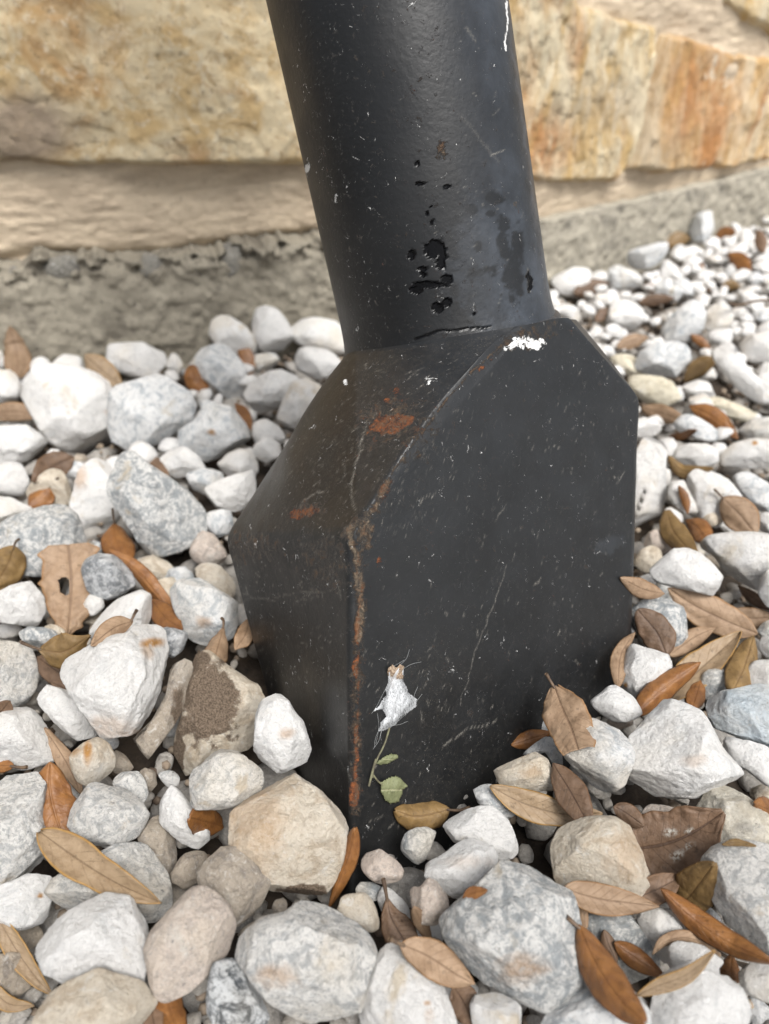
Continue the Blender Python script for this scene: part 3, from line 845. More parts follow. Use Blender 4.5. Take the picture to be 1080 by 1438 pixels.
def stone_shape(v, R, depth, seed, facets=9, rough=1.0):
    """v unit directions; local x right, y up, z to the viewer; R outline radii in metres"""
    r_ = np.random.default_rng(seed)
    phi = np.arctan2(v[:, 1], v[:, 0]) % (2 * math.pi)
    k = phi / (2 * math.pi) * len(R)
    k0 = np.floor(k).astype(int) % len(R); k1 = (k0 + 1) % len(R); f = k - np.floor(k)
    Rv = R[k0] * (1 - f) + R[k1] * f
    c = np.hypot(v[:, 0], v[:, 1]); s = v[:, 2]
    g = np.minimum(1, c) ** 0.80
    m = R.mean()
    Rb = Rv * g
    p = np.stack([Rb * np.cos(phi), Rb * np.sin(phi), depth * np.sign(s) * np.abs(s) ** 0.85], 1)
    # broken faces: planes that cut the bulging front and back
    for j in range(facets):
        front = j < facets * 0.7
        nz = r_.uniform(.35, .9) * (1 if front else -1)
        a = r_.uniform(0, 2 * math.pi)
        h = math.sqrt(1 - nz * nz)
        n = np.array([h * math.cos(a), h * math.sin(a), nz])
        sup = (p @ n).max()
        lim = sup * r_.uniform(.60, .88)
        ex = np.clip(p @ n - lim, 0, None)
        p = p - (ex * 0.93)[:, None] * n
    rim = np.abs(s) < .25
    r0_ = np.hypot(p[rim, 0], p[rim, 1]).mean()
    for j in range(4 * facets if facets > 5 else facets):
        n = r_.normal(0, 1, 3); n[2] = n[2] * 1.2 + .35; n /= np.linalg.norm(n)
        sup = (p @ n).max()
        lim = sup * r_.uniform(.84, .972)
        p = p - np.clip(p @ n - lim, 0, None)[:, None] * n
    d = p / (np.linalg.norm(p, axis=1)[:, None] + 1e-9)
    q = p / m
    off = (0.050 * fbm(q, 1.3, 2, seed) + 0.038 * rough * fbm(q, 3.1, 3, seed + 5) - 0.035 * rough * np.abs(fbm(q, 4.5, 3, seed + 9)) + 0.016 * rough * fbm(q, 14, 3, seed + 12)) * m
    w = 0.45 + 0.55 * np.abs(s)
    p = p + d * (off * w)[:, None]
    p[:, :2] *= r0_ / np.hypot(p[rim, 0], p[rim, 1]).mean()
    return p

def wall_front(x, y):
    """distance in front of the wall, positive on the camera's side"""
    p = np.array([x, y])
    dL = (p - corner) @ nL; dR = (p - corner) @ nR
    return max(dL, dR)
AXR = np.array([1.0, 0, 0])
AXU = np.array([0, SP, CP]); AXF = np.array([0, CP, -SP])
LEV = {0: -0.016, 1: -0.004, 2: 0.006, 3: 0.014, 4: 0.022}
STONES = []      # (px centre, radius px, world centre, radius m, outline)
def traced_stone(kind, lev, label, poly, marks=(), facets=9, rough=1.0, thick=0.62, group=None):
    P = np.array(poly, float)
    x0, y0 = P.min(0); x1, y1 = P.max(0)
    # area centroid
    A, B = P, np.roll(P, -1, 0)
    cr = A[:, 0] * B[:, 1] - B[:, 0] * A[:, 1]
    ar = cr.sum() / 2
    c = ((A + B) * cr[:, None]).sum(0) / (6 * ar)
    z = LEV[lev] if isinstance(lev, int) else lev
    w = at_z(c[0], c[1], z)
    dep = float(w2px(w)[2])
    rough_size = 0.5 * math.sqrt(abs(ar)) / FPX * dep
    while c[1] < 640 and wall_front(w[0], w[1]) < rough_size * .8 + .012:      # stones never reach into the wall
        w = ORG + (w - ORG) * .99
    dep = float(w2px(w)[2])
    R = outline_radius(P, c) * dep / FPX
    # outline bearings are in image space (y down): flip so that local y is up
    R = R[(-np.arange(180)) % 180]
    # view frame at the stone
    f = (w - ORG) / np.linalg.norm(w - ORG)
    r = np.cross(f, [0, 0, 1.0]); r /= np.linalg.norm(r)
    r0 = AXR - f * (AXR @ f); r0 /= np.linalg.norm(r0)
    u = np.cross(r0, f)
    seed = int(c[0] * 7 + c[1] * 13)
    size = R.mean()
    lvl = 6 if (size * FPX / dep > 50 and c[1] > 860) else 5 if (size * FPX / dep > 30 and c[1] > 500) else (4 if size * FPX / dep > 15 else 3)
    v, fc = ICO[lvl]
    rmin = np.sort(R)[:60].mean()
    p = stone_shape(v, R, max(rmin * thick * 1.35, size * .5), seed, facets, rough)
    M = np.stack([r0, u, -f], 1)
    pw = p @ M.T
    me = new_mesh('stone', pw, fc)
    X, Y, _ = w2px(pw + w)
    st = np.zeros(len(X)); di = np.zeros(len(X))
    for m in marks:
        k, x, y, rx, ry = m[:5]; amt = m[5] if len(m) > 5 else 1.0
        q = np.clip(1.6 - 1.1 * (np.hypot((X - x) / rx, (Y - y) / ry) + .5 * fbm(p3(X, Y, 0), .08, 3, 3)), 0, 1) * amt
        if k == 's': st = np.maximum(st, q)
        else: di = np.maximum(di, q)
    # soil clings to the undersides that sit in the bed
    add_attr(me, 'stain', st); add_attr(me, 'dirt', di)
    o = link('stone', me, SM[kind], None, w)
    tag(o, label, 'stone', group or 'white landscaping stones')
    STONES.append((c[0], c[1], w, size, P, label))
    return o
S = traced_stone
def X(s): return [tuple(float(k) for k in q.split(',')) for q in s.split()]
# -- left of the post, along the footing of the wall
S('W', 1, 'sliver of white stone cut by the left photo edge below the concrete footing', X('-25,492 0,490 8,502 9,516 -5,519 -25,517'))
S('W', 2, 'rounded white stone on the left photo edge, above a horizontal tan leaf', X('-32,522 5,516 20,518 29,530 27,550 15,563 -5,572 -32,560'))
S('W', 0, 'pale grey stone mostly hidden behind the left corner of the broad white block', X('26,527 48,522 58,540 45,570 30,560'))
S('W', 1, 'flat white stone at the footing, just behind the top of the broad white block', X('72,515 80,498 96,495 116,497 122,507 132,524 110,532 80,528'))
S('W', 2, 'broad off-white angular block, biggest of the blurred stones left of the post', X('40,533 48,514 80,515 110,514 132,522 168,545 180,565 165,595 158,622 132,640 95,641 72,632 65,612 56,598 44,578 38,555'), [('s', 152, 578, 6, 5, .4)], 7)
S('C', 3, 'blue-grey marbled boulder leaning on the broad white block', X('139,592 150,566 168,545 195,536 225,527 246,531 262,541 289,577 270,591 250,601 240,607 225,622 200,635 185,635 162,624 143,608'), (), 7)
S('W', 1, 'lumpy white stone against the footing, beyond the blue-grey marbled boulder', X('143,507 158,482 178,478 198,479 220,492 240,497 238,512 226,524 208,532 185,530 165,520'))
S('W', 1, 'small white stone touching the right end of the lumpy white stone at the footing', X('238,491 250,498 258,518 248,530 238,526 232,508'))
S('W', 1, 'tiny flat white chip above the two-toned leaf by the footing', X('128,502 146,506 142,514 131,511'))
S('W', 1, 'tall white stone with a pointed peak standing against the footing', X('289,482 291,455 300,442 312,429 320,442 330,450 346,460 357,476 360,497 345,502 320,497 300,488'), (), 7)
S('W', 1, 'egg-shaped white stone standing upright by the footing', X('352,450 356,436 371,430 390,434 402,447 412,468 416,482 405,492 385,496 364,492 354,472'), (), 4, .5)
S('W', 1, 'white stone half hidden behind the foot of the tube, at the footing', X('404,462 425,449 445,446 475,450 490,470 485,497 462,497 440,492 415,482'), (), 5)
S('C', 2, 'pale blue oval stone with an orange leaf resting on its left side', X('263,508 280,491 305,483 322,485 336,500 347,520 346,545 334,563 318,562 300,545 280,530 266,520'), (), 5, .6)
S('W', 2, 'white stone touching the left side of the foot, just under the tube', X('402,490 424,485 455,490 482,506 476,525 448,533 420,524 404,512'), (), 6)
S('C', 0, 'small grey stone between the egg-shaped stone and the pale blue oval', X('352,500 370,494 388,497 394,512 378,526 355,524'))
S('W', 2, 'wedge-shaped grey-white stone with a shaded lower face, left of the foot', X('334,566 350,540 374,520 405,512 424,522 426,536 414,552 396,575 372,586 346,579'), (), 8)
S('W', 2, 'white block pressed between the wedge-shaped stone and the sloping foot', X('389,575 400,548 422,528 446,538 458,552 440,580 408,612 393,598'))
S('C', 2, 'large rounded white stone with a tiny brown pit, left of the foot', X('242,612 255,602 275,592 286,574 278,557 290,551 308,552 325,563 334,580 351,594 355,612 346,624 328,629 312,642 300,654 290,651 275,636 256,626'), [('s', 297, 607, 5, 4, 1)], 6, .7)
S('W', 1, 'smooth white pebble beside the brown-pitted stone, nearer the foot', X('355,592 374,587 394,600 402,616 388,628 362,630 354,612'), (), 4, .5)
S('W', 1, 'small round white pebble just left of the sloping shoulder of the foot', X('353,628 374,612 394,622 396,640 374,652 358,642'), (), 4, .5)
S('W', 1, 'off-white stone with a bluish patch, under the smooth pebble by the foot', X('303,648 315,638 346,627 362,640 376,662 350,674 320,670 302,660'))
S('W', 1, 'dull white rounded stone below the brown-pitted stone', X('220,642 240,629 262,627 280,641 290,660 285,672 265,668 248,673 230,662'), (), 5)
S('C', 1, 'small bluish mottled stone above the cracked white block', X('254,676 270,660 292,657 322,664 325,678 300,692 285,703 272,690'))
S('W', 2, 'plain white block touching the left bulge of the foot', X('286,686 310,674 340,664 374,652 372,690 334,722 310,719 289,713 284,700'))
S('C', 1, 'greyish stone between the big blue-grey rock and the left bulge of the foot', X('283,722 300,714 325,718 330,736 314,760 296,745 284,732'))
S('P', 1, 'tan and white knobbly stone tucked beside the left bulge of the foot', X('268,786 270,765 276,744 288,743 305,755 316,775 320,797 300,799 280,792'), (), 8, 1.4)
S('W', 1, 'grey-white stone with a shaded front at the left photo edge, under a tan leaf', X('-28,592 10,592 45,595 61,608 63,632 46,650 20,651 -20,648'), (), 8)
S('W', 1, 'smooth round stone at the left photo edge above the streaky white slab', X('-22,658 5,648 25,649 38,662 39,680 30,698 10,696 -22,690'), (), 3, .4)
S('T', 1, 'rounded off-white stone with a folded orange leaf on its front', X('39,692 50,668 75,656 94,664 102,680 99,706 86,714 60,708 42,702'), (), 4, .5)
S('W', 1, 'tall off-white stone wedged between the round stones and the big blue-grey rock', X('124,640 136,632 165,632 178,650 165,690 170,730 158,755 135,757 114,740 98,712 102,676 112,660 119,650'), [('s', 112, 672, 12, 16, .5)], 7)
S('G', 3, 'big blue-grey mottled rock, largest stone left of the foot', X('144,690 147,678 158,664 155,650 170,634 186,635 200,646 215,660 250,680 263,690 280,706 290,726 288,752 272,772 250,790 225,794 208,785 196,762 178,736 158,712'), [('s', 225, 790, 22, 6, .6)], 8, 1.3)
S('W', 1, 'streaky white slab at the left photo edge behind the crystalline grey boulder', X('-25,696 10,697 38,706 58,718 35,732 10,746 -25,748'), (), 6, 1.3)
S('G', 2, 'crystalline grey and white boulder on the left with tan leaves against it', X('-20,770 -5,748 20,728 60,713 85,709 105,722 116,742 119,766 112,802 85,812 40,816 10,802 -18,795'), (), 6, 1.5)
S('D', 2, 'grey speckled oval stone to the right of the big upright tan leaf', X('115,800 122,785 146,773 165,779 184,802 191,822 170,838 150,843 125,832'), (), 4, 1)
S('T', 0, 'flat taupe stone with a dark pit, under the big blue-grey rock', X('180,786 214,778 240,790 248,808 228,818 200,806'))
S('T', 0, 'dull tan stone half buried left of the large grey rounded stone', X('210,815 245,806 256,832 248,860 225,845'))
S('C', 2, 'large grey rounded stone beside the left face of the foot', X('239,830 250,810 270,804 296,818 320,838 334,847 338,870 335,892 320,904 300,906 283,909 265,896 254,870 244,850'), [('s', 285, 873, 9, 8, .5)], 6, .9)
S('T', 1, 'cream stone squeezed behind the large grey stone against the foot', X('262,797 285,788 318,798 330,822 345,850 318,842 288,820 264,806'))
S('W', 2, 'chalky white rough stone on the left, left of the leaf with a hole', X('-18,835 18,822 40,816 53,826 60,848 62,862 50,878 35,884 0,872 -20,868'), (), 7, 1.6)
S('W', 2, 'white stone with a smooth dome, behind the small tan leaf and the rust-marked stone', X('128,885 145,855 165,840 195,827 210,834 219,856 216,880 195,892 165,902 135,902'), (), 4, .7)
S('W', 1, 'small white stone just right of the torn leaf with a hole', X('118,850 124,834 140,833 149,848 137,862 122,866'))
S('W', 0, 'flat sliver of white stone under the chalky rough stone on the left', X('-15,880 10,873 32,883 34,894 0,897'))
S('G', 2, 'small glittery grey-white stone at the base of the torn leaf', X('26,892 40,880 60,877 78,887 90,896 72,906 45,907'), (), 8, 1.5)
S('T', 1, 'small beige stone behind the glittery one at the base of the torn leaf', X('58,880 78,874 92,886 95,902 74,902'))
S('K', 2, 'bulging white stone with dark streaks on top, on the left photo edge', X('-42,925 -10,897 28,895 40,915 52,940 50,965 38,986 20,994 -15,991 -40,965'), (), 5, .8)
S('W', 4, 'large warm white stone with a small orange rust mark near its top', X('94,945 98,929 120,915 150,897 172,894 186,879 214,873 227,881 235,920 237,950 230,985 214,1012 186,1036 165,1036 146,1028 131,1008 110,985 101,966'), [('s', 213, 903, 14, 6, 1.0), ('s', 208, 912, 8, 12, .5), ('s', 150, 1020, 35, 16, .35), ('s', 190, 1030, 30, 8, .4)], 7, 1.3, .7)
S('D', 2, 'dark blue-grey mottled stone peeking out right of the rust-marked stone', X('222,882 245,878 262,884 270,898 258,912 240,926 228,918'), (), 8, 1.5)
S('B', 2, 'long grey-tan slab standing on edge between two large stones', X('236,926 250,915 270,914 269,950 262,986 245,1018 222,1055 205,1077 186,1071 171,1050 195,1038 216,1010 232,975'), [('d', 250, 990, 12, 40, .6)], 6, 1.3)
S('T', 1, 'big brown stone caked with granular soil, leaning against the left face of the foot', X('262,945 270,918 285,911 310,930 345,955 370,966 382,990 372,1015 352,1052 300,1062 262,1090 246,1075 250,1030 258,990'), [('d', 292, 985, 42, 62, 1.0), ('d', 280, 930, 18, 18, 1), ('d', 250, 1060, 10, 35, .8)], 5, 1.0)
S('W', 4, 'bright white angular stone resting against the black left face of the foot', X('349,1032 360,1004 365,979 390,978 403,988 412,1004 424,1016 431,1036 438,1056 433,1074 405,1085 390,1092 370,1080 352,1056'), [('s', 402, 1030, 10, 7, .5)], 7, 1.3)
S('K', 4, 'mottled white oblong stone in front of the soil-caked brown stone', X('250,1096 260,1082 278,1070 300,1055 326,1050 350,1060 368,1080 374,1100 366,1114 345,1124 320,1130 282,1133 262,1122 252,1108'), (), 7, 1.1)
S('W', 2, 'long pale stone lying slantwise under the left side of the rust-marked stone', X('49,975 54,962 66,956 80,964 102,975 112,994 132,1020 149,1040 138,1047 112,1046 95,1035 76,1010 56,990'), (), 6, 1.2)
S('C', 0, 'small smooth grey chip below the rust-marked stone', X('146,1034 168,1036 166,1050 154,1052'))
S('T', 3, 'small cream stone with an orange-brown stripe, below the long slanting stone', X('98,1064 105,1050 124,1036 140,1040 158,1054 160,1068 158,1088 154,1100 118,1101 108,1086'), [('s', 122, 1055, 6, 14, 1), ('s', 106, 1055, 8, 6, .6)], 7, 1.3)
S('B', 0, 'dull grey stone in the gap right of the orange-striped cream stone', X('155,1050 172,1056 194,1082 178,1090 158,1082'))
S('W', 2, 'flat-faced off-white slab at the left photo edge above the big orange leaf', X('-25,1005 8,996 35,994 50,1005 70,1032 82,1062 74,1070 40,1080 15,1076 -25,1068'), (), 4, 1.2)
S('K', 3, 'big speckled granite-like stone filling the left photo edge below the orange leaf', X('-45,1095 0,1084 26,1080 46,1084 49,1112 52,1150 68,1178 70,1196 56,1215 30,1232 5,1244 -40,1245'), (), 6, 1.4)
S('K', 3, 'grey mottled cobble right of the big orange leaf', X('94,1138 102,1118 122,1102 146,1098 176,1110 195,1130 210,1152 200,1166 180,1180 150,1187 116,1187 101,1174'), (), 8, 1.3)
S('K', 2, 'grey-white stone behind the grey mottled cobble', X('157,1088 172,1077 186,1078 202,1094 210,1116 203,1134 184,1122 160,1104'), (), 5)
S('B', 1, 'small dull brown-grey stone above the white shell-shaped stone', X('188,1084 204,1078 222,1083 230,1098 212,1112 200,1100'))
S('C', 2, 'small pale wedge poking out left of the mottled oblong stone', X('221,1086 230,1076 250,1087 258,1108 244,1108 226,1098'))
S('W', 2, 'white curved shell-shaped stone with a round orange leaf on it', X('208,1114 216,1104 232,1103 250,1115 266,1132 290,1158 308,1178 305,1194 285,1197 256,1181 226,1156 218,1136'), (), 7, 1.2)
S('B', 1, 'dark grey stone in shade between the mottled cobble and the shell-shaped stone', X('190,1172 210,1152 216,1142 236,1158 250,1182 253,1202 236,1238 215,1226 198,1200'), (), 6)
S('K', 2, 'grey granite-like stone under the long boat-shaped leaf', X('68,1232 92,1222 122,1204 150,1190 186,1180 205,1185 223,1204 232,1225 241,1256 240,1275 228,1294 210,1306 190,1294 150,1284 100,1278 74,1272'), (), 6, 1.1)
S('W', 2, 'grey-white stone with a small rust pit at the left photo edge below the speckled one', X('-28,1248 5,1244 50,1222 64,1234 69,1260 70,1282 56,1300 20,1302 -15,1292'), [('s', 57, 1258, 4, 3, 1)], 7)
S('W', 4, 'big smooth white stone in the lower left, above the tan bottom stone', X('42,1336 54,1314 76,1290 95,1272 130,1262 155,1254 172,1262 181,1284 198,1305 208,1350 215,1378 209,1392 170,1396 110,1391 80,1381 52,1362'), (), 8, 1.2)
S('B', 0, 'small dull stone crossed by the curved leaf at lower left', X('15,1312 50,1300 68,1310 46,1332 36,1352 20,1334'))
S('B', 1, 'grey stone under the curved leaf at the left photo edge', X('-32,1348 0,1342 36,1346 56,1376 44,1402 12,1406 -25,1398'))
S('T', 4, 'tan stone cut by the bottom photo edge at lower left', X('38,1450 52,1412 90,1386 125,1368 155,1378 196,1388 217,1404 206,1444 180,1484 80,1488'), (), 6)
S('P', 4, 'pinkish speckled oval stone right of the big smooth white one', X('204,1332 210,1310 234,1280 262,1252 278,1250 300,1262 318,1278 330,1302 324,1336 300,1362 275,1382 245,1395 232,1390 220,1375 214,1356'), (), 5, .9)
S('B', 3, 'brown-grey cobble behind the pinkish speckled stone', X('272,1242 276,1226 292,1208 310,1192 346,1192 372,1208 382,1226 382,1262 374,1280 352,1296 330,1304 314,1280 290,1260'), (), 6, 1.1)
S('B', 1, 'small grey-brown stone left of the brown-grey cobble', X('240,1232 246,1212 264,1197 292,1196 300,1210 282,1238 262,1250 246,1246'))
S('T', 3, 'large cream boulder in front of the rusty corner of the foot', X('309,1172 318,1155 344,1125 372,1102 398,1090 416,1096 450,1120 477,1144 486,1168 480,1202 474,1230 456,1250 420,1256 385,1246 362,1216 336,1196 314,1198'), [('s', 360, 1150, 40, 60, .35), ('d', 430, 1252, 40, 14, .8)], 6, 1.2)
S('K', 4, 'big white mottled stone at the bottom centre with faint tan and grey patches', X('325,1346 336,1320 362,1296 395,1290 424,1270 442,1268 470,1285 500,1300 522,1322 532,1352 530,1382 508,1418 468,1425 430,1422 392,1405 362,1382 342,1366'), [('s', 390, 1370, 26, 16, .45)], 6, 1.0)
S('Q', 3, 'black-and-white mottled stone near the bottom photo edge', X('292,1378 298,1356 314,1347 332,1352 352,1378 368,1402 381,1426 376,1452 335,1468 303,1442 293,1412'), (), 6)
S('B', 0, 'dark pebble in the gap below the brown-grey cobble', X('328,1312 350,1297 388,1285 392,1296 366,1304 338,1324'))
S('B', 1, 'small clod-sized stone in the soil under the cream boulder', X('380,1278 388,1262 402,1262 408,1274 398,1288'))
S('P', 2, 'small pinkish-brown stone at the very foot of the rusty corner', X('497,1200 508,1191 535,1195 560,1212 578,1230 562,1243 532,1243 512,1226'), (), 6)
S('T', 2, 'small beige speckled stone left of the leaning speckled leaf', X('463,1277 478,1260 512,1256 530,1272 535,1298 527,1320 500,1304 480,1286'), (), 6)
S('G', 1, 'grey stone fragment above the small beige speckled stone', X('488,1248 510,1238 532,1243 548,1256 525,1264 498,1262'))
S('W', 1, 'white stone behind the leaning speckled leaf', X('522,1246 550,1250 572,1272 582,1298 570,1308 545,1292 530,1270'))
S('P', 3, 'small peach-coloured lumpy stone below the rusty corner', X('565,1256 578,1247 590,1248 602,1235 622,1243 635,1262 631,1284 606,1302 585,1290 572,1272'), (), 7, 1.3)
S('W', 3, 'white block-shaped stone below the curved orange leaf on the foot', X('584,1222 592,1213 620,1204 645,1186 665,1180 690,1185 702,1206 705,1225 690,1238 664,1250 640,1260 622,1246 596,1238'), [('s', 655, 1210, 26, 10, .25)], 6, 1.2)
S('W', 2, 'white rounded stone just above the white block-shaped one', X('619,1160 634,1147 664,1133 690,1132 714,1148 722,1172 729,1200 722,1212 705,1220 688,1196 655,1180 632,1186'), (), 6, 1.2)
S('G', 2, 'small grey-tan angular stone under the curved orange leaf', X('554,1186 570,1166 596,1160 612,1163 611,1182 600,1204 582,1214 566,1202'), (), 9)
S('G', 4, 'large blue-grey and white marbled rock at lower right of centre', X('602,1310 608,1300 630,1285 655,1266 688,1242 710,1222 722,1216 742,1215 762,1234 782,1250 806,1260 811,1280 816,1312 823,1352 815,1376 792,1393 765,1416 742,1402 702,1382 672,1371 640,1336 614,1326'), [('s', 735, 1360, 30, 20, .5)], 7, 1.2, .7)
S('W', 3, 'white stone with a small rust dot, at the bottom under a tan leaf', X('498,1428 515,1388 530,1345 545,1325 572,1326 592,1346 620,1382 636,1420 645,1455 560,1475 512,1458'), [('s', 600, 1409, 5, 4, 1), ('s', 602, 1425, 6, 12, .4)], 6)
S('W', 3, 'small twin-lobed white stone at the bottom edge below the marbled rock', X('662,1402 672,1391 690,1392 705,1402 725,1404 736,1430 735,1455 700,1470 666,1455'))
S('C', 3, 'broad grey stone at the bottom edge under the big hanging orange leaf', X('745,1450 768,1412 800,1386 830,1371 860,1380 890,1386 920,1406 912,1450 830,1488 760,1478'), (), 7)
S('W', 4, 'bright angular white stone near the lower right corner', X('893,1412 918,1390 950,1372 985,1360 1008,1355 1020,1366 1015,1378 1045,1380 1061,1400 1040,1440 960,1472 900,1455'), (), 9)
S('K', 4, 'smooth white boulder rising at the right photo edge, lower right', X('993,1236 998,1210 1015,1194 1040,1186 1070,1186 1112,1200 1120,1280 1100,1350 1062,1330 1030,1308 1006,1276'), (), 3, .5)
S('T', 3, 'tan and white rounded block above the horizontal tan leaf, lower right', X('775,1190 790,1166 820,1153 868,1151 893,1166 908,1196 914,1235 902,1250 882,1262 842,1256 802,1246 778,1246'), [('s', 880, 1200, 28, 30, .3)], 5, 1.0)
S('W', 3, 'grey-white stone cut by the right photo edge near the bottom corner', X('1028,1372 1045,1358 1070,1355 1110,1362 1110,1412 1065,1402 1038,1388'))
S('W', 2, 'small grey-white stone in the hollow under the long orange leaf', X('896,1292 912,1279 938,1276 955,1290 966,1312 950,1336 926,1348 906,1318'), (), 6)
S('W', 3, 'small pointed white stone ringed by two narrow curled leaves', X('936,1352 948,1326 962,1315 978,1320 1000,1340 1016,1356 992,1366 945,1374'), (), 7, 1.2)
S('G', 1, 'grey speckled slab under the big hanging orange leaf', X('818,1292 860,1284 892,1288 912,1318 932,1352 902,1382 870,1378 832,1332'), (), 4, 1.2)
S('W', 0, 'small pale stone under the olive leaf, lower right', X('938,1236 975,1228 968,1254 944,1262'))
S('C', 0, 'small grey stone in the hollow left of the smooth boulder', X('975,1280 1000,1270 1012,1290 1008,1302 985,1298'))
S('P', 2, 'pale pitted stone showing above the top edge of the broad dark leaf', X('886,1160 898,1142 915,1130 940,1132 958,1142 972,1156 966,1172 920,1172'), (), 8, 1.6)
S('X', 3, 'cream stone with a black speckled band, right of the broad dark leaf', X('974,1150 984,1124 1000,1102 1014,1094 1034,1095 1056,1108 1078,1132 1095,1165 1086,1195 1040,1196 1005,1208 984,1218 980,1180'), (), 6, 1.2)
S('T', 1, 'small cream stone at the right photo edge beside the black-banded one', X('1046,1106 1080,1103 1105,1110 1105,1134 1066,1132'))
S('W', 4, 'large pyramid-shaped white stone on the right with a small grey oval inclusion', X('875,1100 880,1080 888,1056 887,1034 878,1024 898,1014 914,1000 930,987 950,987 966,991 990,1003 1001,1028 1008,1054 1034,1085 1030,1092 1012,1092 994,1106 965,1118 925,1124 902,1116'), [('s', 975, 1068, 16, 8, .3)], 7, 1.2, .8)
S('S', 4, 'pale blue stone on the right photo edge', X('990,988 1000,973 1040,969 1065,962 1112,958 1115,1050 1070,1046 1030,1032 1002,1020 992,1004'), (), 7, 1.2)
S('W', 3, 'knobbly white stone below the pale blue one', X('1000,1037 1008,1030 1026,1034 1042,1038 1060,1040 1086,1056 1105,1108 1070,1102 1046,1080 1018,1062 1006,1050'), (), 6, 1.3)
S('C', 4, 'nearly round white stone right of the foot with rough lower half', X('787,1045 799,1019 811,1009 842,1012 868,1022 881,1038 888,1056 884,1080 874,1098 852,1110 835,1114 818,1108 798,1076'), (), 7, 1.3, .75)
S('T', 3, 'cream triangular stone near the right face of the foot', X('679,1092 688,1084 716,1072 748,1059 764,1055 773,1068 782,1092 782,1108 772,1111 735,1108 700,1102'), [('s', 745, 1085, 12, 8, .3)], 7, 1.1)
S('C', 2, 'grey-white stone lying behind the top of the bitten leaf', X('654,1126 662,1108 680,1100 704,1108 722,1128 734,1146 722,1160 702,1142 680,1132'), (), 6, 1.2)
S('C', 2, 'smooth blue-grey stone left of the nearly round white one', X('732,1060 752,1044 770,1033 783,1031 792,1058 790,1080 776,1076 765,1054 745,1063'), (), 5)
S('C', 1, 'small bluish stone behind the stem of the upright tan leaf', X('748,1022 766,1005 790,1010 784,1030 757,1028'))
S('W', 4, 'small bright white pebble between the upright leaf and the pyramid-shaped stone', X('829,984 833,971 850,960 870,963 890,978 901,1002 880,1012 860,1013 838,998'), (), 7, 1.2)
S('T', 0, 'dull beige stone in shade at the right corner of the foot', X('806,968 828,955 845,965 842,985 822,992'))
S('P', 2, 'flat pinkish stone under the small bright pebble', X('838,1006 868,1012 898,1008 888,1020 866,1026 846,1020'))
S('W', 3, 'faceted white stone with a dark pit, in front of the greyish-brown leaf', X('871,942 876,922 888,903 900,904 926,912 948,918 960,926 948,944 926,962 912,985 898,990 882,978 872,962'), [('s', 878, 963, 3, 4, 1)], 8)
S('G', 2, 'grey and white stone behind the greyish-brown leaf, right of the foot', X('880,862 900,846 936,836 962,856 988,890 978,908 945,914 905,892 882,888'), (), 6)
S('G', 1, 'shaded grey stone under the orange leaf, left of the pale blue stone', X('978,962 1000,938 1020,946 1030,966 1008,985 985,992'))
S('W', 2, 'white stone at the right photo edge above the pale blue one', X('1040,945 1052,930 1110,924 1110,975 1060,968 1042,962'))
S('W', 2, 'white stone lying beyond the ochre upright leaf on the right photo edge', X('1062,905 1075,892 1110,898 1110,928 1080,930'))
S('G', 1, 'glittery grey stone at the right photo edge above the ochre leaf', X('1060,880 1075,872 1110,868 1110,900 1072,898'))
S('W', 4, 'white stone with a shaded left end, right of the foot below two brown leaves', X('915,802 930,788 948,772 964,765 978,770 1000,795 1018,820 1028,838 1020,848 1004,847 970,830 932,820 918,815'), (), 7, .8)
S('W', 3, 'large white triangular stone at the right photo edge, blurred', X('984,767 1000,750 1030,746 1075,748 1108,758 1108,795 1088,822 1070,836 1042,822 1018,800 1006,780'), (), 5, .7)
S('W', 3, 'upright white stone cut by the right photo edge beside the triangular one', X('1066,832 1074,804 1090,786 1120,792 1120,862 1078,854'), (), 4)
S('T', 1, 'small tan round stone against the right edge of the foot', X('888,792 900,772 915,765 930,772 932,790 918,802 902,808'), (), 4)
S('P', 1, 'pinkish-grey stone behind the small tan round one', X('896,764 918,744 942,746 950,768 932,778 910,776'))
S('W', 1, 'tiny white pebble under the small tan round stone', X('893,812 912,804 925,820 908,828'))
S('W', 2, 'tall white block standing along the right edge of the foot', X('900,600 922,583 935,602 933,655 936,700 926,732 898,762 876,772 884,690'), (), 5, .7)
S('W', 2, 'small faceted white stone under the right shoulder of the foot, by a brown leaf', X('938,640 954,620 986,618 1004,630 1007,650 985,657 955,653'), (), 6)
S('W', 2, 'wide flat-topped white stone with a brown pit, upper right', X('1010,642 1030,622 1056,615 1100,620 1100,656 1056,659 1016,656'), [('s', 1060, 622, 4, 3, 1)], 4)
S('W', 2, 'curved white stone left of the stemmed brown leaf, upper right', X('964,672 975,658 995,655 1022,674 1042,702 1020,712 1010,742 986,736 970,702'), (), 5)
S('C', 2, 'bluish-white stone right of the curved one, upper right', X('1030,668 1044,657 1085,684 1098,712 1066,722 1046,702'), (), 6)
S('W', 2, 'white shard with an orange leaf sliver in front of it', X('938,682 956,664 966,690 982,716 976,730 955,716 941,702'), (), 7)
S('W', 1, 'small white chip above the pair of brown leaves', X('928,716 945,711 966,730 950,738 934,730'))
S('T', 1, 'small cream stone between the brown leaves and the curved white stone', X('983,716 1005,717 1014,736 990,742'))
S('W', 1, 'white stone at the right photo edge beyond the stemmed brown leaf', X('1060,728 1092,712 1100,758 1066,752'))
S('W', 1, 'little white stone next to the tall block along the foot', X('928,652 941,654 942,684 932,692'))
S('Y', 2, 'long yellowish-cream stone behind the right shoulder of the foot', X('876,530 905,527 936,530 956,541 968,562 945,570 908,568 888,552'), (), 6)
S('Y', 1, 'yellowish stone directly behind the shoulder of the foot', X('842,500 880,495 905,509 914,524 890,532 862,512'))
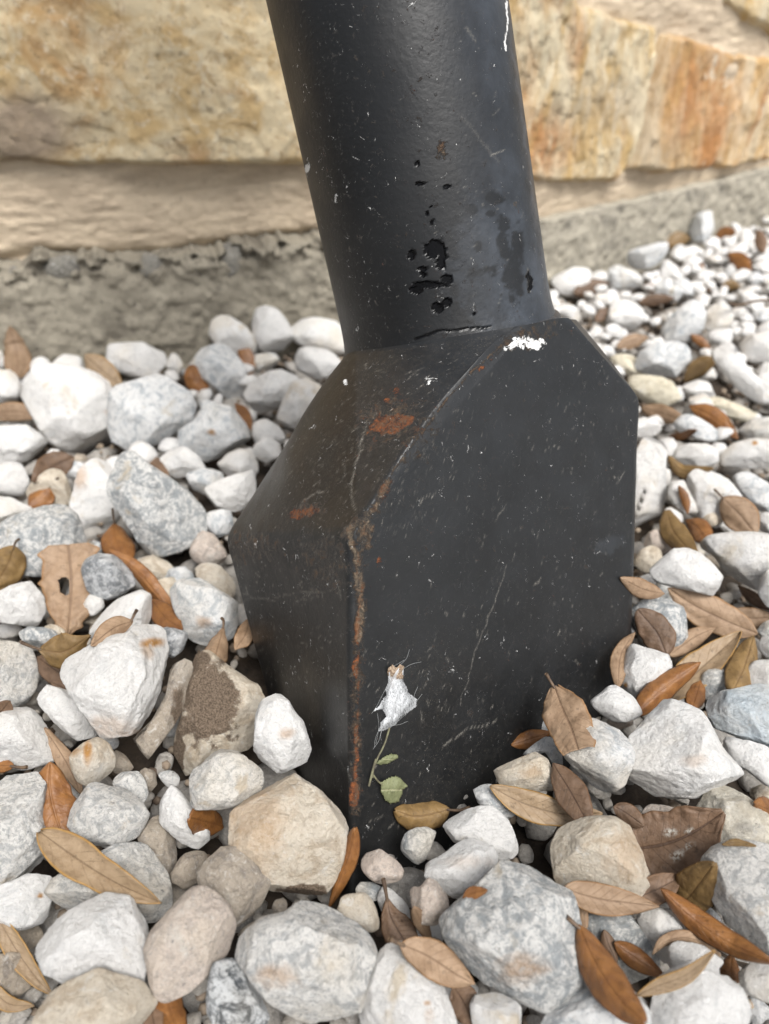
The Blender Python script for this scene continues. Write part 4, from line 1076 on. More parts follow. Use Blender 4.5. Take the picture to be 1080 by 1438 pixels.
S('C', 2, 'grey-white stone beyond the yellowish ones', X('888,502 918,481 955,480 973,500 966,522 945,532 915,527 895,517'), (), 6)
S('C', 3, 'pale blue-white angular stone, large in the blurred area at right', X('922,472 934,441 958,427 976,417 986,430 991,456 976,477 946,484'), (), 6)
S('W', 3, 'long white bar-shaped stone slanting across the upper right', X('994,488 1004,475 1020,478 1036,498 1056,524 1086,550 1100,568 1066,568 1036,546 1010,516'), (), 5)
S('C', 2, 'narrow ridged white stone under the long orange leaf, upper right', X('940,592 958,580 976,584 1002,601 1024,616 1006,622 972,616 948,608'), (), 6)
S('Y', 1, 'cream stone below the long white bar-shaped one', X('974,562 1008,556 1050,574 1084,580 1060,594 1025,593 990,574'))
S('C', 1, 'greyish stone at the right photo edge below the cream one', X('1034,594 1060,588 1098,586 1100,614 1058,622 1036,608'))
S('W', 2, 'white knobby stone at the right photo edge beside the bar-shaped one', X('1040,482 1056,468 1090,462 1100,492 1074,516 1048,506'))
S('W', 2, 'white stone near the foot of the tube in the blurred area at right', X('848,446 855,426 880,416 900,428 907,450 892,466 862,462'))
S('W', 2, 'white rounded stone right of the pale blue-white angular one', X('984,447 1002,424 1028,432 1032,455 1006,467 990,462'))
S('C', 3, 'bluish-white flat stone lying highest against the footing at right', X('878,368 884,352 908,345 934,339 937,354 922,374 896,379'), (), 5)
S('C', 1, 'white stone below the bluish flat one in the distance', X('844,392 864,370 886,380 910,394 908,408 886,402 864,412'))
S('C', 2, 'small bluish-white stone in the distance above the pale angular one', X('914,408 934,388 956,404 962,420 936,427 916,420'))
S('C', 1, 'upright blue-grey stone against the footing, far right', X('966,322 975,298 996,297 1003,320 998,342 978,340'))
S('W', 1, 'white stone right of the tube, just below the footing', X('772,384 800,376 842,381 832,406 802,422 778,404'))
S('W', 1, 'white stone right behind the joint of tube and foot', X('783,428 810,424 822,446 806,460 788,448'))
# ------------------------------------------------------------------ loose stones that fill the gaps, and the bed below
from mathutils.bvhtree import BVHTree
def covered(px, py):
    for cx, cy, w, s, P, lb in STONES:
        if abs(px - cx) < 130 and abs(py - cy) < 130 and bool(poly_inside(np.array(px), np.array(py), [tuple(q) for q in P])): return True
    return False
def free_stone_mesh(size, seed, lvl):
    r_ = np.random.default_rng(seed)
    v, fc = ICO[lvl]
    k = np.arange(180) * math.pi / 90
    R = 1 + .22 * np.cos(2 * (k - r_.uniform(0, 3))) + .09 * np.cos(3 * (k - r_.uniform(0, 3))) + .06 * np.cos(5 * (k - r_.uniform(0, 3)))
    p = stone_shape(v, R * size, size * r_.uniform(.5, .8), seed, 11, 1.3)
    me = new_mesh('stone', p, fc)
    add_attr(me, 'stain', np.zeros(len(p))); add_attr(me, 'dirt', np.zeros(len(p)))
    return me
traced = list(STONES)
filler_meshes = {}
placed = [(s[2][0], s[2][1], s[3]) for s in traced]
def far_enough(x, y, r, f=0.85):
    return all((x - a) ** 2 + (y - b) ** 2 > (f * (r + c)) ** 2 for a, b, c in placed if abs(x - a) < .12 and abs(y - b) < .12)
used_labels = set()
def short(lab):
    for c_ in (',', ' with ', ' cut by ', ' that '):
        lab = lab.split(c_)[0]
    return lab
def where_label(px, py, what, most=16):
    best = sorted((s_ for s_ in traced if s_[5]), key=lambda s_: (s_[0] - px) ** 2 + (s_[1] - py) ** 2)[:9]
    for s_ in best:
        dx, dy = px - s_[0], py - s_[1]
        pos = ('right of' if dx > 0 else 'left of') if abs(dx) > abs(dy) else ('just below' if dy > 0 else 'just above')
        l_ = what + ' ' + pos + ' the ' + short(s_[5])
        if len(l_.split()) <= most and l_ not in used_labels:
            used_labels.add(l_)
            return l_
    return None
def put_filler(x, y, z, r, kind, label, group, lvl=3):
    me = free_stone_mesh(r, rnd.randrange(1 << 30), lvl)
    o = link('stone', me, SM[kind], None, (x, y, z))
    o.rotation_euler = (rnd.uniform(-.6, .6), rnd.uniform(-.6, .6), rnd.uniform(0, 6.28))
    tag(o, label, 'stone', group)
    return o
nf = 0
for zone, n_want, x0, x1, y0, y1, rr_ in (('far', 74, 770, 1095, 288, 640, (.008, .018)), ('left', 34, -10, 480, 480, 1430, (.006, .012)), ('right', 30, 500, 1090, 700, 1430, (.006, .011))):
    cnt = 0
    for tr in range(6000):
        if cnt >= n_want: break
        px, py = rnd.uniform(x0, x1), rnd.uniform(y0, y1)
        if zone == 'far' and rnd.random() > .35 + .65 * (640 - py) / 350: continue
        if covered(px, py): continue
        z = -.004 if zone == 'far' else -.020
        w = at_z(px, py, z)
        r = rnd.uniform(*rr_)
        if wall_front(w[0], w[1]) < r * .9 + .012 or in_foot((w[0], w[1], 0), .06): continue
        if not far_enough(w[0], w[1], r, .80 if zone == 'far' else .52): continue
        placed.append((w[0], w[1], r))
        if zone == 'far':
            k_ = rnd.choice('WWWWCW')
            lb = where_label(px, py, 'small blurred white stone') or 'small blurred white stone in the distance, between the tube and the right photo edge'
        else:
            k_ = rnd.choice('WCBTGBWC')
            lb = where_label(px, py, {'W': 'small white stone low in the gap', 'C': 'small pale grey stone low in the gap', 'B': 'small dull brown stone low in the gap', 'T': 'small beige stone low in the gap', 'G': 'small grey stone low in the gap'}[k_])
            if lb is None: continue
        put_filler(w[0], w[1], z, r, k_, lb, 'blurred stones beyond the post' if zone == 'far' else 'small stones in the gaps', 4)
        cnt += 1
    nf += cnt
print('traced', len(traced), 'fillers', nf)

# everything beyond and beneath: one bed of gravel
proto = []
for k in range(10):
    r_ = np.random.default_rng(500 + k)
    v, fc = ICO[2]
    kk = np.arange(180) * math.pi / 90
    proto.append((stone_shape(v, 1 + .2 * np.cos(2 * (kk - k)) + .1 * np.cos(3 * (kk - 2 * k)), .7, 500 + k, 11, 1.2), fc))
def gravel_object(name, items, mat, label, lib=None):
    VV, FF, base = [], [], 0
    for x, y, z, r in items:
        p, fc = rnd.choice(lib or proto)
        a, b = rnd.uniform(0, 6.28), rnd.uniform(-.7, .7)
        Rm = np.array(Matrix.Rotation(a, 3, 'Z') @ Matrix.Rotation(b, 3, 'X'))
        VV.append((p * r) @ Rm.T + np.array([x, y, z])); FF.append(fc + base); base += len(p)
    me = new_mesh(name, np.vstack(VV), np.vstack(FF))
    add_attr(me, 'stain', np.zeros(base)); add_attr(me, 'dirt', np.zeros(base))
    o = link(name, me, mat)
    tag(o, label, 'gravel', None, 'stuff')
    return o
near, outer, grit = [], [], []
cell = {}
def ok_cell(x, y, r, f, store):
    k = (int(x / .05), int(y / .05))
    for i in (-1, 0, 1):
        for j in (-1, 0, 1):
            for a, b, c in store.get((k[0] + i, k[1] + j), ()):
                if (x - a) ** 2 + (y - b) ** 2 < (f * (r + c)) ** 2: return False
    store.setdefault(k, []).append((x, y, r))
    return True
c1, c2, c3 = {}, {}, {}
for a, b, c in placed: c2.setdefault((int(a / .05), int(b / .05)), []).append((a, b, c))
for k in range(26000):
    x, y = rnd.uniform(-.8, 2.0), rnd.uniform(-.35, 2.1)
    if wall_front(x, y) < .03 or in_foot((x, y, 0), .05): continue
    px, py, dz = w2px(np.array([x, y, 0.0]))
    r = rnd.uniform(.009, .017)
    inview = dz > 0 and -40 < px < 1120 and py < 1500
    # lower layer everywhere
    if x < 1.2 and y < 1.4 and ok_cell(x, y, r, .76, c1): near.append((x, y, -.030 + rnd.uniform(-.003, .004), r))
    # upper layer where no single stone stands
    if not inview or (py < 640):
        if inview and covered(float(px), float(py)): continue
        if inview: r *= rnd.uniform(.45, 1)
        if ok_cell(x, y, r, .66, c2): outer.append((x, y, -.008 + rnd.uniform(-.006, .010), r))
for k in range(5200):
    x, y = rnd.uniform(-.45, .6), rnd.uniform(.0, .95)
    if wall_front(x, y) < .01 or in_foot((x, y, 0), .0): continue
    grit.append((x, y, -.030 + rnd.uniform(0, .012), rnd.uniform(.0012, .0035)))
print('bed', len(near), len(outer), len(grit))
gravel_object('gravel', near, SM['N'], 'deeper layer of dull grey-brown gravel showing in the gaps under the white stones')
gravel_object('gravel', outer, SM['W'], 'white gravel spreading away to the sides and along the wall')
chips = []
for k in range(3000):
    if len(chips) > 520: break
    px, py = rnd.uniform(-20, 1100), rnd.uniform(560, 1450)
    if covered(px, py): continue
    x, y, _z = at_z(px, py, -.02)
    if wall_front(x, y) < .01 or in_foot((x, y, 0), .01): continue
    chips.append((x, y, -.022 + rnd.uniform(0, .010), rnd.uniform(.0022, .0055)))
for k in range(70):                                   # chips crowded against the metal
    t_ = rnd.random()
    p_ = at_z(510 + 370 * t_ + rnd.uniform(0, 14), 1200 - 292 * t_ + rnd.uniform(0, 26), -.010)
    if not in_foot((p_[0], p_[1], 0), .02): chips.append((p_[0], p_[1], -.016 + rnd.uniform(0, .006), rnd.uniform(.0015, .0035)))
gravel_object('stone_chips', chips, SM['N'], 'small pale stone chips scattered in the gaps between the larger stones')
M_GRIT = plain('soil_crumbs', (0.10, 0.07, 0.05), 0.95, (0.30, 0.24, 0.18), 60)
gravel_object('soil_grit', grit, M_GRIT, 'brown soil crumbs and grit lying in the gaps between the stones', [(ICO[1][0], ICO[1][1])])

# ------------------------------------------------------------------ leaves
def world_bvh():
    vs, fs, base = [], [], 0
    for o in bpy.data.objects:
        if o.type != 'MESH' or o.get('category') != 'stone' and o.name not in ('foot',) and not o.name.startswith(('footing', 'mortar')): continue
        me = o.data
        v = np.empty(len(me.vertices) * 3, np.float32); me.vertices.foreach_get('co', v); v = v.reshape(-1, 3)
        if o.get('category') == 'stone' and any(o.rotation_euler): v = v @ np.array(o.rotation_euler.to_matrix()).T
        v = v + np.array(o.location if o.parent is None else (PO if o.name == 'foot' else (0, 0, 0)))
        n = len(me.polygons); lt = len(me.loops) // max(n, 1)
        f = np.empty(len(me.loops), np.int32); me.loops.foreach_get('vertex_index', f); f = f.reshape(n, lt)
        vs.append(v); fs.append((f + base, lt)); base += len(v)
    polys = []
    for f, lt in fs: polys.extend(map(tuple, f.tolist()))
    return BVHTree.FromPolygons(np.vstack(vs).tolist(), polys)
BVH = world_bvh()
def hit(px, py):
    d = ray(px, py); L = np.linalg.norm(d)
    h = BVH.ray_cast(Vector(ORG), Vector(d / L), 5.0)
    return h[3] if h[0] is not None else float(-(H + .01) / (d[2] / L)) if d[2] < -0.01 else 2.0

NLEAF = 0
def leaf(kind, label, pts, width, z='on', roll=0.0, curl=0.25, a=0.9, b=0.75, stem=(), hole=(), spikes=(), prof=None, gap=0.0008, wav=0.0, twist=0.0, push=0.0, spot=()):
    """pts: pixels along the midrib from stalk to tip. z='on': rests on whatever is there; number(s): heights above the bed"""
    global NLEAF
    NLEAF += 1
    pts = [tuple(map(float, p)) for p in pts]
    n, m = (60, 31) if width > 55 else (34, 17)
    mid = smooth_path(np.array(pts), n)
    if z == 'on':
        ts, ds = [], []
        tn = np.gradient(mid, axis=0); tn /= np.linalg.norm(tn, axis=1)[:, None] + 1e-9
        for i in range(1, n, 3):
            for sgn in (-.3, 0, .3):
                x, y = mid[i] + sgn * width * np.array([-tn[i][1], tn[i][0]])
                ts.append(i / (n - 1)); ds.append(hit(x, y))
        ts, ds = np.array(ts), np.array(ds)
        lo = np.percentile(ds, 15)
        ds = np.clip(ds, lo - .02, lo + .022)
        B_ = np.stack([np.ones_like(ts), ts], 1)
        co_ = np.linalg.lstsq(B_, ds, rcond=None)[0]
        co_[1] = np.clip(co_[1], -.03, .03)
        res = ds - B_ @ co_
        co_[0] += np.percentile(res, 22) - gap + push
        dist = co_[0] + co_[1] * np.linspace(0, 1, n)
        cen = np.array([ORG + (lambda d: d / np.linalg.norm(d))(ray(*m)) * q for m, q in zip(mid, dist)])
    else:
        zz = np.interp(np.linspace(0, 1, n), np.linspace(0, 1, len(np.atleast_1d(z))), np.atleast_1d(z))
        if z is not None and isinstance(z, (int, float)): zz = np.full(n, float(z))
        cen = np.array([at_z(m[0], m[1], q) for m, q in zip(mid, zz)])
        for i in range(n):                      # never inside or behind the wall
            wf = wall_front(cen[i][0], cen[i][1])
            if wf < .014:
                cen[i] = ORG + (cen[i] - ORG) * (1 - (.018 - wf) * .9)
    dep = w2px(cen)[2]
    tan = np.gradient(cen, axis=0); tan /= np.linalg.norm(tan, axis=1)[:, None]
    fv = cen - ORG; fv /= np.linalg.norm(fv, axis=1)[:, None]
    L = np.cross(tan, fv); L /= np.linalg.norm(L, axis=1)[:, None]
    N = -fv + tan * (fv * tan).sum(1)[:, None]; N /= np.linalg.norm(N, axis=1)[:, None]
    ro = (roll + twist * (np.linspace(0, 1, n) - .5))[:, None]
    L2 = L * np.cos(ro) + N * np.sin(ro); N2 = N * np.cos(ro) - L * np.sin(ro)
    t = np.linspace(0, 1, n)
    j = NLEAF * 3.7
    wob_ = 1 + .10 * fbm(p3(t * 5 + j, 0, 0), 1, 3, NLEAF + 4)
    if prof: wp = np.interp(t, np.linspace(0, 1, len(prof)), prof)
    else: wp = np.sin(math.pi * np.clip(t, 0.004, .996) ** a) ** b
    for st, am, w_ in spikes: wp = wp + am * np.exp(-((t - st) / w_) ** 2)
    wp = wp * wob_
    half = wp * width / 2 / FPX * dep / max(.35, math.cos(roll))
    lv = np.linspace(-1, 1, m)
    j = NLEAF * 3.7
    V = cen[:, None] + L2[:, None] * (lv[None, :, None] * half[:, None, None])
    bend = -curl * np.abs(lv) ** 1.8
    V = V + N2[:, None] * (bend[None, :, None] * (half.mean() * .6 + half * .7)[:, None, None])
    wv = fbm(p3(t[:, None] * 3 + j, lv[None] * 1.2, 0), 1.3, 3, NLEAF)
    V = V + N2[:, None] * ((.24 + wav) * wv * np.abs(lv)[None] ** 1 * half.max())[..., None]
    V = V + N2[:, None] * (-.05 * half.max() * np.exp(-(lv / .12) ** 2))[None, :, None]
    org = cen[0]
    F = grid_faces(n, m)
    if hole:
        tq, lq = np.meshgrid(t, lv, indexing='ij')
        bad = np.zeros(n * m, bool)
        for ht, hl, hr in hole:
            bad |= (np.hypot((tq - ht) * 1.6, (lq - hl)).ravel() < hr)
        F = F[~bad[F].any(1)]
    me = new_mesh('fallen_leaf', V.reshape(-1, 3) - org, F)
    add_attr(me, 'along', np.repeat(t, m)); add_attr(me, 'across', np.tile(lv, n))
    tq, lq = np.meshgrid(t, lv, indexing='ij')
    sp_ = np.zeros(n * m)
    for ht, hl, hr in spot: sp_ = np.maximum(sp_, np.clip(1.6 - np.hypot((tq - ht) * 1.6, lq - hl).ravel() / hr, 0, 1))
    add_attr(me, 'spot', sp_)
    o = link('fallen_leaf', me, LM[kind], None, org)
    tag(o, label, 'leaf', 'fallen leaves among the stones')
    sm = o.modifiers.new('thickness', 'SOLIDIFY'); sm.thickness = 0.00035; sm.offset = 0
    if stem:
        d0 = np.linalg.norm(cen[0] - ORG)
        sp = [cen[0] + tan[0] * .0015]
        for q, (x, y) in enumerate(stem):
            d = ray(x, y); sp.append(ORG + d / np.linalg.norm(d) * (d0 - .0015 * (q + 1)))
        sp = smooth_path(np.array(sp), 12)
        tube('stem', sp, np.linspace(.00055, .0009, 12), STEM, o, 7, origin=org)
    return o

L = leaf
# left half
L('tan', 'large upright tan leaf with a hole, torn at its top, left of the foot', [(95, 893), (99, 850), (100, 810), (96, 764)], 80, 'on', 0, .10, prof=[.04, .35, .62, .80, .92, .98, .97, .9, .62], hole=[(.55, .22, .15)], spikes=[(.12, .15, .03), (.62, .12, .03), (.93, .25, .04)])
L('ol', 'olive-brown curled leaf hanging below the leaf with a hole', [(54, 912), (90, 915), (126, 893)], 52, 'on', .2, .35, prof=[.05, .75, 1.0, .95, .75, .3, .04], stem=[(44, 908), (30, 902)])
L('tan', 'small brown leaf with a curved dark stalk, behind the rust-marked white stone', [(187, 872), (160, 882), (128, 907)], 30, 'on', 0, .2, stem=[(189, 862), (192, 857)], push=-.004)
L('org', 'long narrow orange-brown leaf lying diagonally above the rust-marked stone', [(150, 772), (190, 800), (225, 840), (258, 882)], 22, 'on', .4, .5)
L('org', 'dark reddish leaf under the long narrow diagonal one', [(212, 842), (232, 868), (256, 884)], 34, .004, .2, .2)
L('org', 'orange-brown oval leaf with a stalk, left of the big blue-grey rock', [(161, 734), (164, 760), (180, 792)], 44, 'on', 0, .45, a=.8, stem=[(159, 724), (158, 714)])
L('org', 'folded orange leaf on the rounded off-white stone at left', [(71, 684), (60, 695), (40, 712)], 34, 'on', .3, .4, stem=[(75, 676), (82, 671)])
L('ol', 'ochre leaf at the left photo edge with a hooked dark stalk', [(20, 768), (10, 795), (-14, 832)], 50, 'on', 0, .3, stem=[(22, 761), (27, 757)], push=-.005)
L('tan', 'horizontal tan leaf at the left photo edge below the rounded white stone', [(52, 583), (20, 578), (-25, 583)], 26, 'on', 0, .15, b=.55)
L('tan', 'upright reddish-tan leaf leaning on the concrete footing at far left', [(24, 528), (24, 500), (14, 458)], 34, [0.0, .012, .030], 0, .35, a=.75)
L('rim', 'two-toned pointed leaf between the flat white stone and the lumpy stone by the footing', [(118, 497), (142, 520), (172, 545)], 34, 'on', .1, .3)
L('org', 'orange leaf standing against the left side of the pale blue oval stone', [(268, 512), (274, 530), (290, 556)], 32, 'on', 0, .3)
L('org', 'narrow orange leaf tucked right of the pale blue oval stone', [(334, 484), (346, 500), (352, 528)], 22, 'on', 0, .2, push=.004)
L('org', 'dark orange leaf sliver below the pale blue oval stone', [(330, 566), (342, 580), (354, 604)], 16, 'on', 0, .2, push=.003)
L('dk', 'dull brown leaf in shade under the broad white block', [(104, 642), (75, 655), (46, 676)], 40, .008, 0, .1)
L('dk', 'dark brown leaf in the gap between broad white block and brown-pitted stone', [(200, 636), (216, 655), (236, 668)], 26, -.004, 0, .1)
L('tan', 'reddish-brown ribbed leaf upside down beside the left face of the foot', [(314, 880), (308, 902), (300, 930)], 34, 'on', 0, .7, stem=[(314, 872), (311, 868)], prof=[.15, .5, .8, 1, 1, .95, .7], push=-.003)
L('tan', 'bit of tan leaf between the large grey stone and the foot', [(352, 868), (344, 892), (330, 912)], 26, .010, 0, .2)
L('dk', 'dark leaf under the olive curled one', [(52, 922), (85, 945), (118, 952)], 40, .006, .1, .2)
L('dk', 'dull brown leaf behind the top of the long slanting pale stone', [(72, 958), (100, 972), (116, 992)], 26, .008, 0, .2)
L('dk', 'broken tip of a brown leaf at the left photo edge', [(-20, 1010), (0, 1000), (14, 984)], 38, 'on', 0, .1)
L('tan', 'slender brown twisted leaf beside the orange-striped cream stone', [(62, 1022), (84, 1055), (98, 1080), (113, 1114)], 23, 'on', 0, .35, twist=1.2, b=.5)
L('org', 'big glossy orange-brown leaf on the left, broadest of the orange leaves', [(70, 1070), (72, 1120), (92, 1190)], 60, 'on', 0, .35, a=1.0, b=.6)
L('org', 'little orange leaf tip with a dark stalk at the left photo edge', [(18, 1076), (0, 1075), (-22, 1076)], 19, 'on', 0, .3, stem=[(30, 1078), (38, 1077)])
L('rim', 'long boat-shaped tan leaf with ochre edges, pointing right', [(56, 1168), (100, 1200), (160, 1238), (227, 1268)], 48, 'on', 0, -.45, a=.75, b=.7, wav=.1, push=-.007)
L('rim', 'long curved ochre-edged leaf at the left photo edge, lower down', [(-14, 1270), (22, 1332), (50, 1372), (74, 1397)], 26, 'on', .2, -.4)
L('rim', 'ochre curved leaf at the lower left photo corner', [(-25, 1372), (10, 1408), (48, 1412)], 20, 'on', .2, -.3)
L('org', 'blurred orange leaf standing at the bottom photo edge', [(236, 1396), (240, 1425), (262, 1462)], 42, 'on', 0, .5, prof=[.5, .85, 1, 1, .9, .6, .2], push=-.008)
L('dk', 'dark leaf beside the blurred orange one at the bottom edge', [(216, 1405), (214, 1425), (222, 1455)], 30, .012, 0, .2)
L('org', 'round orange-brown leaf disc lying on the shell-shaped stone', [(267, 1148), (290, 1154), (314, 1160)], 42, 'on', 0, .25, a=1.0, b=.5, push=-.005)
L('org', 'narrow orange leaf standing on its point at the rusty corner of the foot', [(498, 1163), (488, 1205), (461, 1276)], 24, 'on', .2, .8, a=.8, push=-.004)
L('ol', 'small curved orange-ochre leaf lying against the bottom of the right face', [(632, 1136), (605, 1143), (580, 1146), (556, 1138)], 42, 'on', .1, .55, a=.85, b=.6, stem=[(645, 1138), (660, 1134)], push=-.004)
# right half
L('tan', 'upright tan leaf with a long stalk leaning at the right corner of the foot', [(778, 963), (790, 995), (802, 1022), (812, 1052)], 64, 'on', 0, .12, prof=[.2, .72, .92, 1, 1, .92, .7], stem=[(772, 955), (767, 946)], push=-.006)
L('rim', 'tan leaf with ochre rim and dark bite marks, above the tan rounded block', [(688, 1104), (735, 1128), (790, 1143), (846, 1142)], 40, 'on', -.1, -.15, stem=[(855, 1144), (862, 1150)][:0], wav=.15, push=-.003)
L('dk', 'brown leaf lying beneath the bitten leaf', [(776, 1072), (800, 1110), (830, 1164)], 46, .022, 0, .1)
L('org', 'orange-brown leaf scrap at the base of the right face', [(718, 1046), (745, 1038), (774, 1028)], 24, 'on', 0, .4)
L('tan', 'narrow brown leaf standing behind the faceted white stone with a pit', [(868, 965), (872, 920), (892, 888)], 22, .016, .3, .4)
L('dk', 'greyish-brown leaf standing in front of the grey and white stone', [(936, 920), (922, 888), (895, 856)], 46, 'on', 0, .15, b=.55, push=-.005)
L('tan', 'largest pale tan leaf right of the foot, lying under a blurred white stone', [(1064, 890), (1020, 872), (975, 850), (938, 826)], 50, 'on', 0, .1, push=-.006)
L('tan', 'brown leaf half hidden behind the ochre-rimmed long leaf', [(940, 920), (975, 895), (1004, 882)], 28, 'on', 0, .3, push=-.004)
L('rim', 'long tan leaf with a thick ochre rim, right of the foot', [(922, 990), (965, 955), (1005, 920), (1040, 888)], 44, 'on', -.2, -.4, push=-.010)
L('org', 'rolled orange-brown leaf in front of the ochre-rimmed long leaf', [(893, 1002), (930, 968), (984, 930)], 34, 'on', .1, .7, b=.5, push=-.016)
L('ol', 'ochre-brown leaf standing upright near the right photo edge', [(1030, 970), (1046, 935), (1058, 893)], 38, 'on', .2, .5, b=.5, push=-.006)
L('org', 'orange leaf in shade under the ochre-rimmed long leaf', [(972, 995), (978, 975), (984, 955)], 26, .012, 0, .2)
L('tan', 'tan leaf behind the right edge of the foot, blurred', [(934, 834), (905, 828), (872, 812)], 26, 'on', 0, .3, push=-.003)
L('tan', 'broken tan leaf piece behind the largest pale tan leaf', [(1028, 858), (1055, 868), (1088, 866)], 30, 'on', 0, .2)
L('dk', 'thin curled dark leaf below the large triangular white stone', [(1036, 822), (1056, 838), (1082, 856)], 16, 'on', 0, .6, push=-.004)
L('tan', 'brown leaf with a black stalk standing on the blurred stones at upper right', [(1014, 699), (1038, 722), (1062, 752)], 46, 'on', 0, .2, stem=[(1008, 692), (1003, 687)], push=-.006)
L('ol', 'left one of a pair of brown leaves beside the right edge of the foot', [(936, 716), (945, 745), (972, 778)], 34, 'on', 0, .3, prof=[.3, .7, .95, 1, .95, .8, .5], push=-.004)
L('org', 'right, redder one of the pair of brown leaves beside the foot', [(962, 730), (980, 742), (994, 764)], 30, 'on', 0, .4)
L('org', 'orange sliver standing in front of the white shard at upper right', [(953, 682), (962, 700), (966, 722)], 12, 'on', 0, .4, push=-.003)
L('ol', 'brown leaf lying under the small faceted stone near the right shoulder', [(938, 640), (960, 662), (1002, 658)], 18, 'on', 0, .3)
L('tan', 'blurred brown leaf lying just right of the shoulder of the foot', [(900, 572), (930, 582), (962, 590)], 26, 'on', 0, .2, push=-.004)
L('org', 'long orange-brown leaf in the blurred area at right', [(968, 570), (1000, 585), (1036, 616)], 28, 'on', 0, .2, push=-.006)
L('org', 'small orange leaf left of the long white bar-shaped stone', [(970, 470), (984, 480), (998, 492)], 13, 'on', 0, .3, push=-.004)
L('ol', 'brown leaf left of the lower end of the long white bar-shaped stone', [(1004, 502), (980, 518), (960, 536)], 26, 'on', 0, .3, push=-.004)
L('org', 'small orange leaf under the ridged white stone', [(938, 614), (955, 612), (978, 604)], 14, 'on', 0, .3, push=-.002)
L('dk', 'broad dark brown leaf with pale spots, right of the tan rounded block', [(893, 1192), (935, 1185), (975, 1168), (1016, 1140)], 88, 'on', 0, -.15, prof=[.42, .95, 1.02, 1.0, .9, .85, .72, .4, .1], spikes=[(.05, .2, .03)], spot=[(.38, -.42, .10), (.52, -.35, .08), (.42, .28, .10), (.6, .1, .07)], push=-.004)
L('tan', 'horizontal reddish-tan leaf pointing right, below the tan rounded block', [(792, 1248), (840, 1262), (885, 1268), (926, 1273)], 40, 'on', 0, .2, a=.7, stem=[(786, 1246)], push=-.006)
L('tan', 'thin brown leaf strip hanging down beside the horizontal tan leaf', [(815, 1243), (818, 1270), (822, 1304)], 13, 'on', 0, .3, b=.3, push=-.006)
L('org', 'big hanging orange-brown leaf in the foreground at lower right', [(812, 1298), (835, 1350), (868, 1400), (904, 1434)], 56, 'on', 0, .6, a=.95, b=.65, stem=[(802, 1293), (795, 1287)], push=-.010)
L('dk', 'small dark leaf standing behind the big hanging orange leaf', [(848, 1306), (854, 1325), (866, 1352)], 20, 'on', 0, .5, push=-.002)
L('org', 'narrow reddish-brown leaf right of the big hanging orange leaf', [(863, 1324), (896, 1348), (934, 1372)], 28, 'on', 0, .6, push=-.003)
L('rim', 'thin olive-tan leaf lying along the bright angular stone near the corner', [(893, 1398), (925, 1384), (965, 1368), (1004, 1334)], 20, 'on', .3, -.3, push=-.004)
L('tan', 'narrow curled leaf arching behind the small pointed stone', [(917, 1340), (935, 1322), (970, 1318), (1012, 1342)], 15, 'on', .4, .5, push=-.003)
L('org', 'long glossy orange-brown leaf running down to the right photo edge', [(928, 1248), (970, 1288), (1020, 1322), (1084, 1352)], 34, [.020, .018, .020, .028], .1, .7)
L('ol', 'olive-brown leaf with a bent stalk leaning on the smooth boulder', [(944, 1280), (968, 1258), (1002, 1214)], 56, 'on', 0, .25, stem=[(940, 1288), (938, 1297)], push=-.005)
L('dk', 'dark leaf curled in the hollow left of the olive-brown leaf', [(890, 1262), (920, 1250), (955, 1232)], 38, .012, 0, -.3)
L('org', 'small reddish-brown leaf tip standing near the lower right corner', [(1026, 1376), (1026, 1358), (1029, 1338)], 28, 'on', 0, .3, a=.6, push=-.002)
L('dk', 'speckled dark tan leaf standing in front of the small white stone, below the post', [(543, 1260), (550, 1290), (572, 1328)], 44, 'on', 0, .2, a=.8, stem=[(541, 1248), (538, 1234)], prof=[.03, .3, .6, .85, 1, 1, .8], push=-.006)
L('tan', 'narrow leaf against the left tip of the marbled rock', [(581, 1274), (592, 1296), (606, 1326)], 20, 'on', 0, .4, push=-.002)
L('tan', 'oval tan leaf with a dark midrib, lying below the marbled rock', [(563, 1326), (600, 1342), (640, 1368), (667, 1382)], 48, 'on', 0, .25, stem=[(555, 1322), (547, 1318)], push=-.008)
L('dk', 'dark brown leaf in the gap below the oval tan leaf', [(636, 1385), (650, 1405), (668, 1440)], 44, .010, 0, .1)
L('dk', 'dull brown leaf between the bitten leaf and the pale pitted stone', [(862, 1132), (880, 1142), (904, 1160)], 30, .012, 0, .3)
L('org', 'scrap of orange leaf between the white block-shaped stone and the marbled rock', [(650, 1262), (664, 1254), (684, 1250)], 16, 'on', 0, .2)
L('org', 'orange-brown leaf end at the right photo edge beside the black-banded stone', [(1062, 1130), (1078, 1136), (1100, 1140)], 30, 'on', 0, .5, push=-.004)
L('ol', 'thin ochre leaf edge lying on top of the smooth boulder', [(1014, 1186), (1035, 1183), (1062, 1188)], 9, 'on', 0, .3, push=-.003)
for x0, y0, x1, y1, w_, k_ in [(806, 412, 856, 398, 24, 'dk'), (838, 452, 856, 432, 16, 'dk'), (896, 426, 948, 420, 16, 'dk'), (938, 344, 970, 334, 24, 'ol'), (1004, 334, 1034, 326, 18, 'org'), (1022, 356, 1054, 382, 24, 'org'), (1064, 322, 1072, 356, 16, 'dk'), (1014, 400, 1040, 404, 14, 'ol'),
                              (966, 362, 988, 380, 14, 'org'), (866, 488, 912, 474, 20, 'tan'), (904, 400, 918, 410, 12, 'org'), (980, 404, 998, 410, 12, 'dk')]:
    L(k_, where_label((x0 + x1) / 2, (y0 + y1) / 2, 'small blurred brown leaf') or 'small blurred brown leaf among the far white stones at right', [(x0, y0), ((x0 + x1) / 2, (y0 + y1) / 2 - 2), (x1, y1)], w_, 'on', 0, .3, push=-.006)
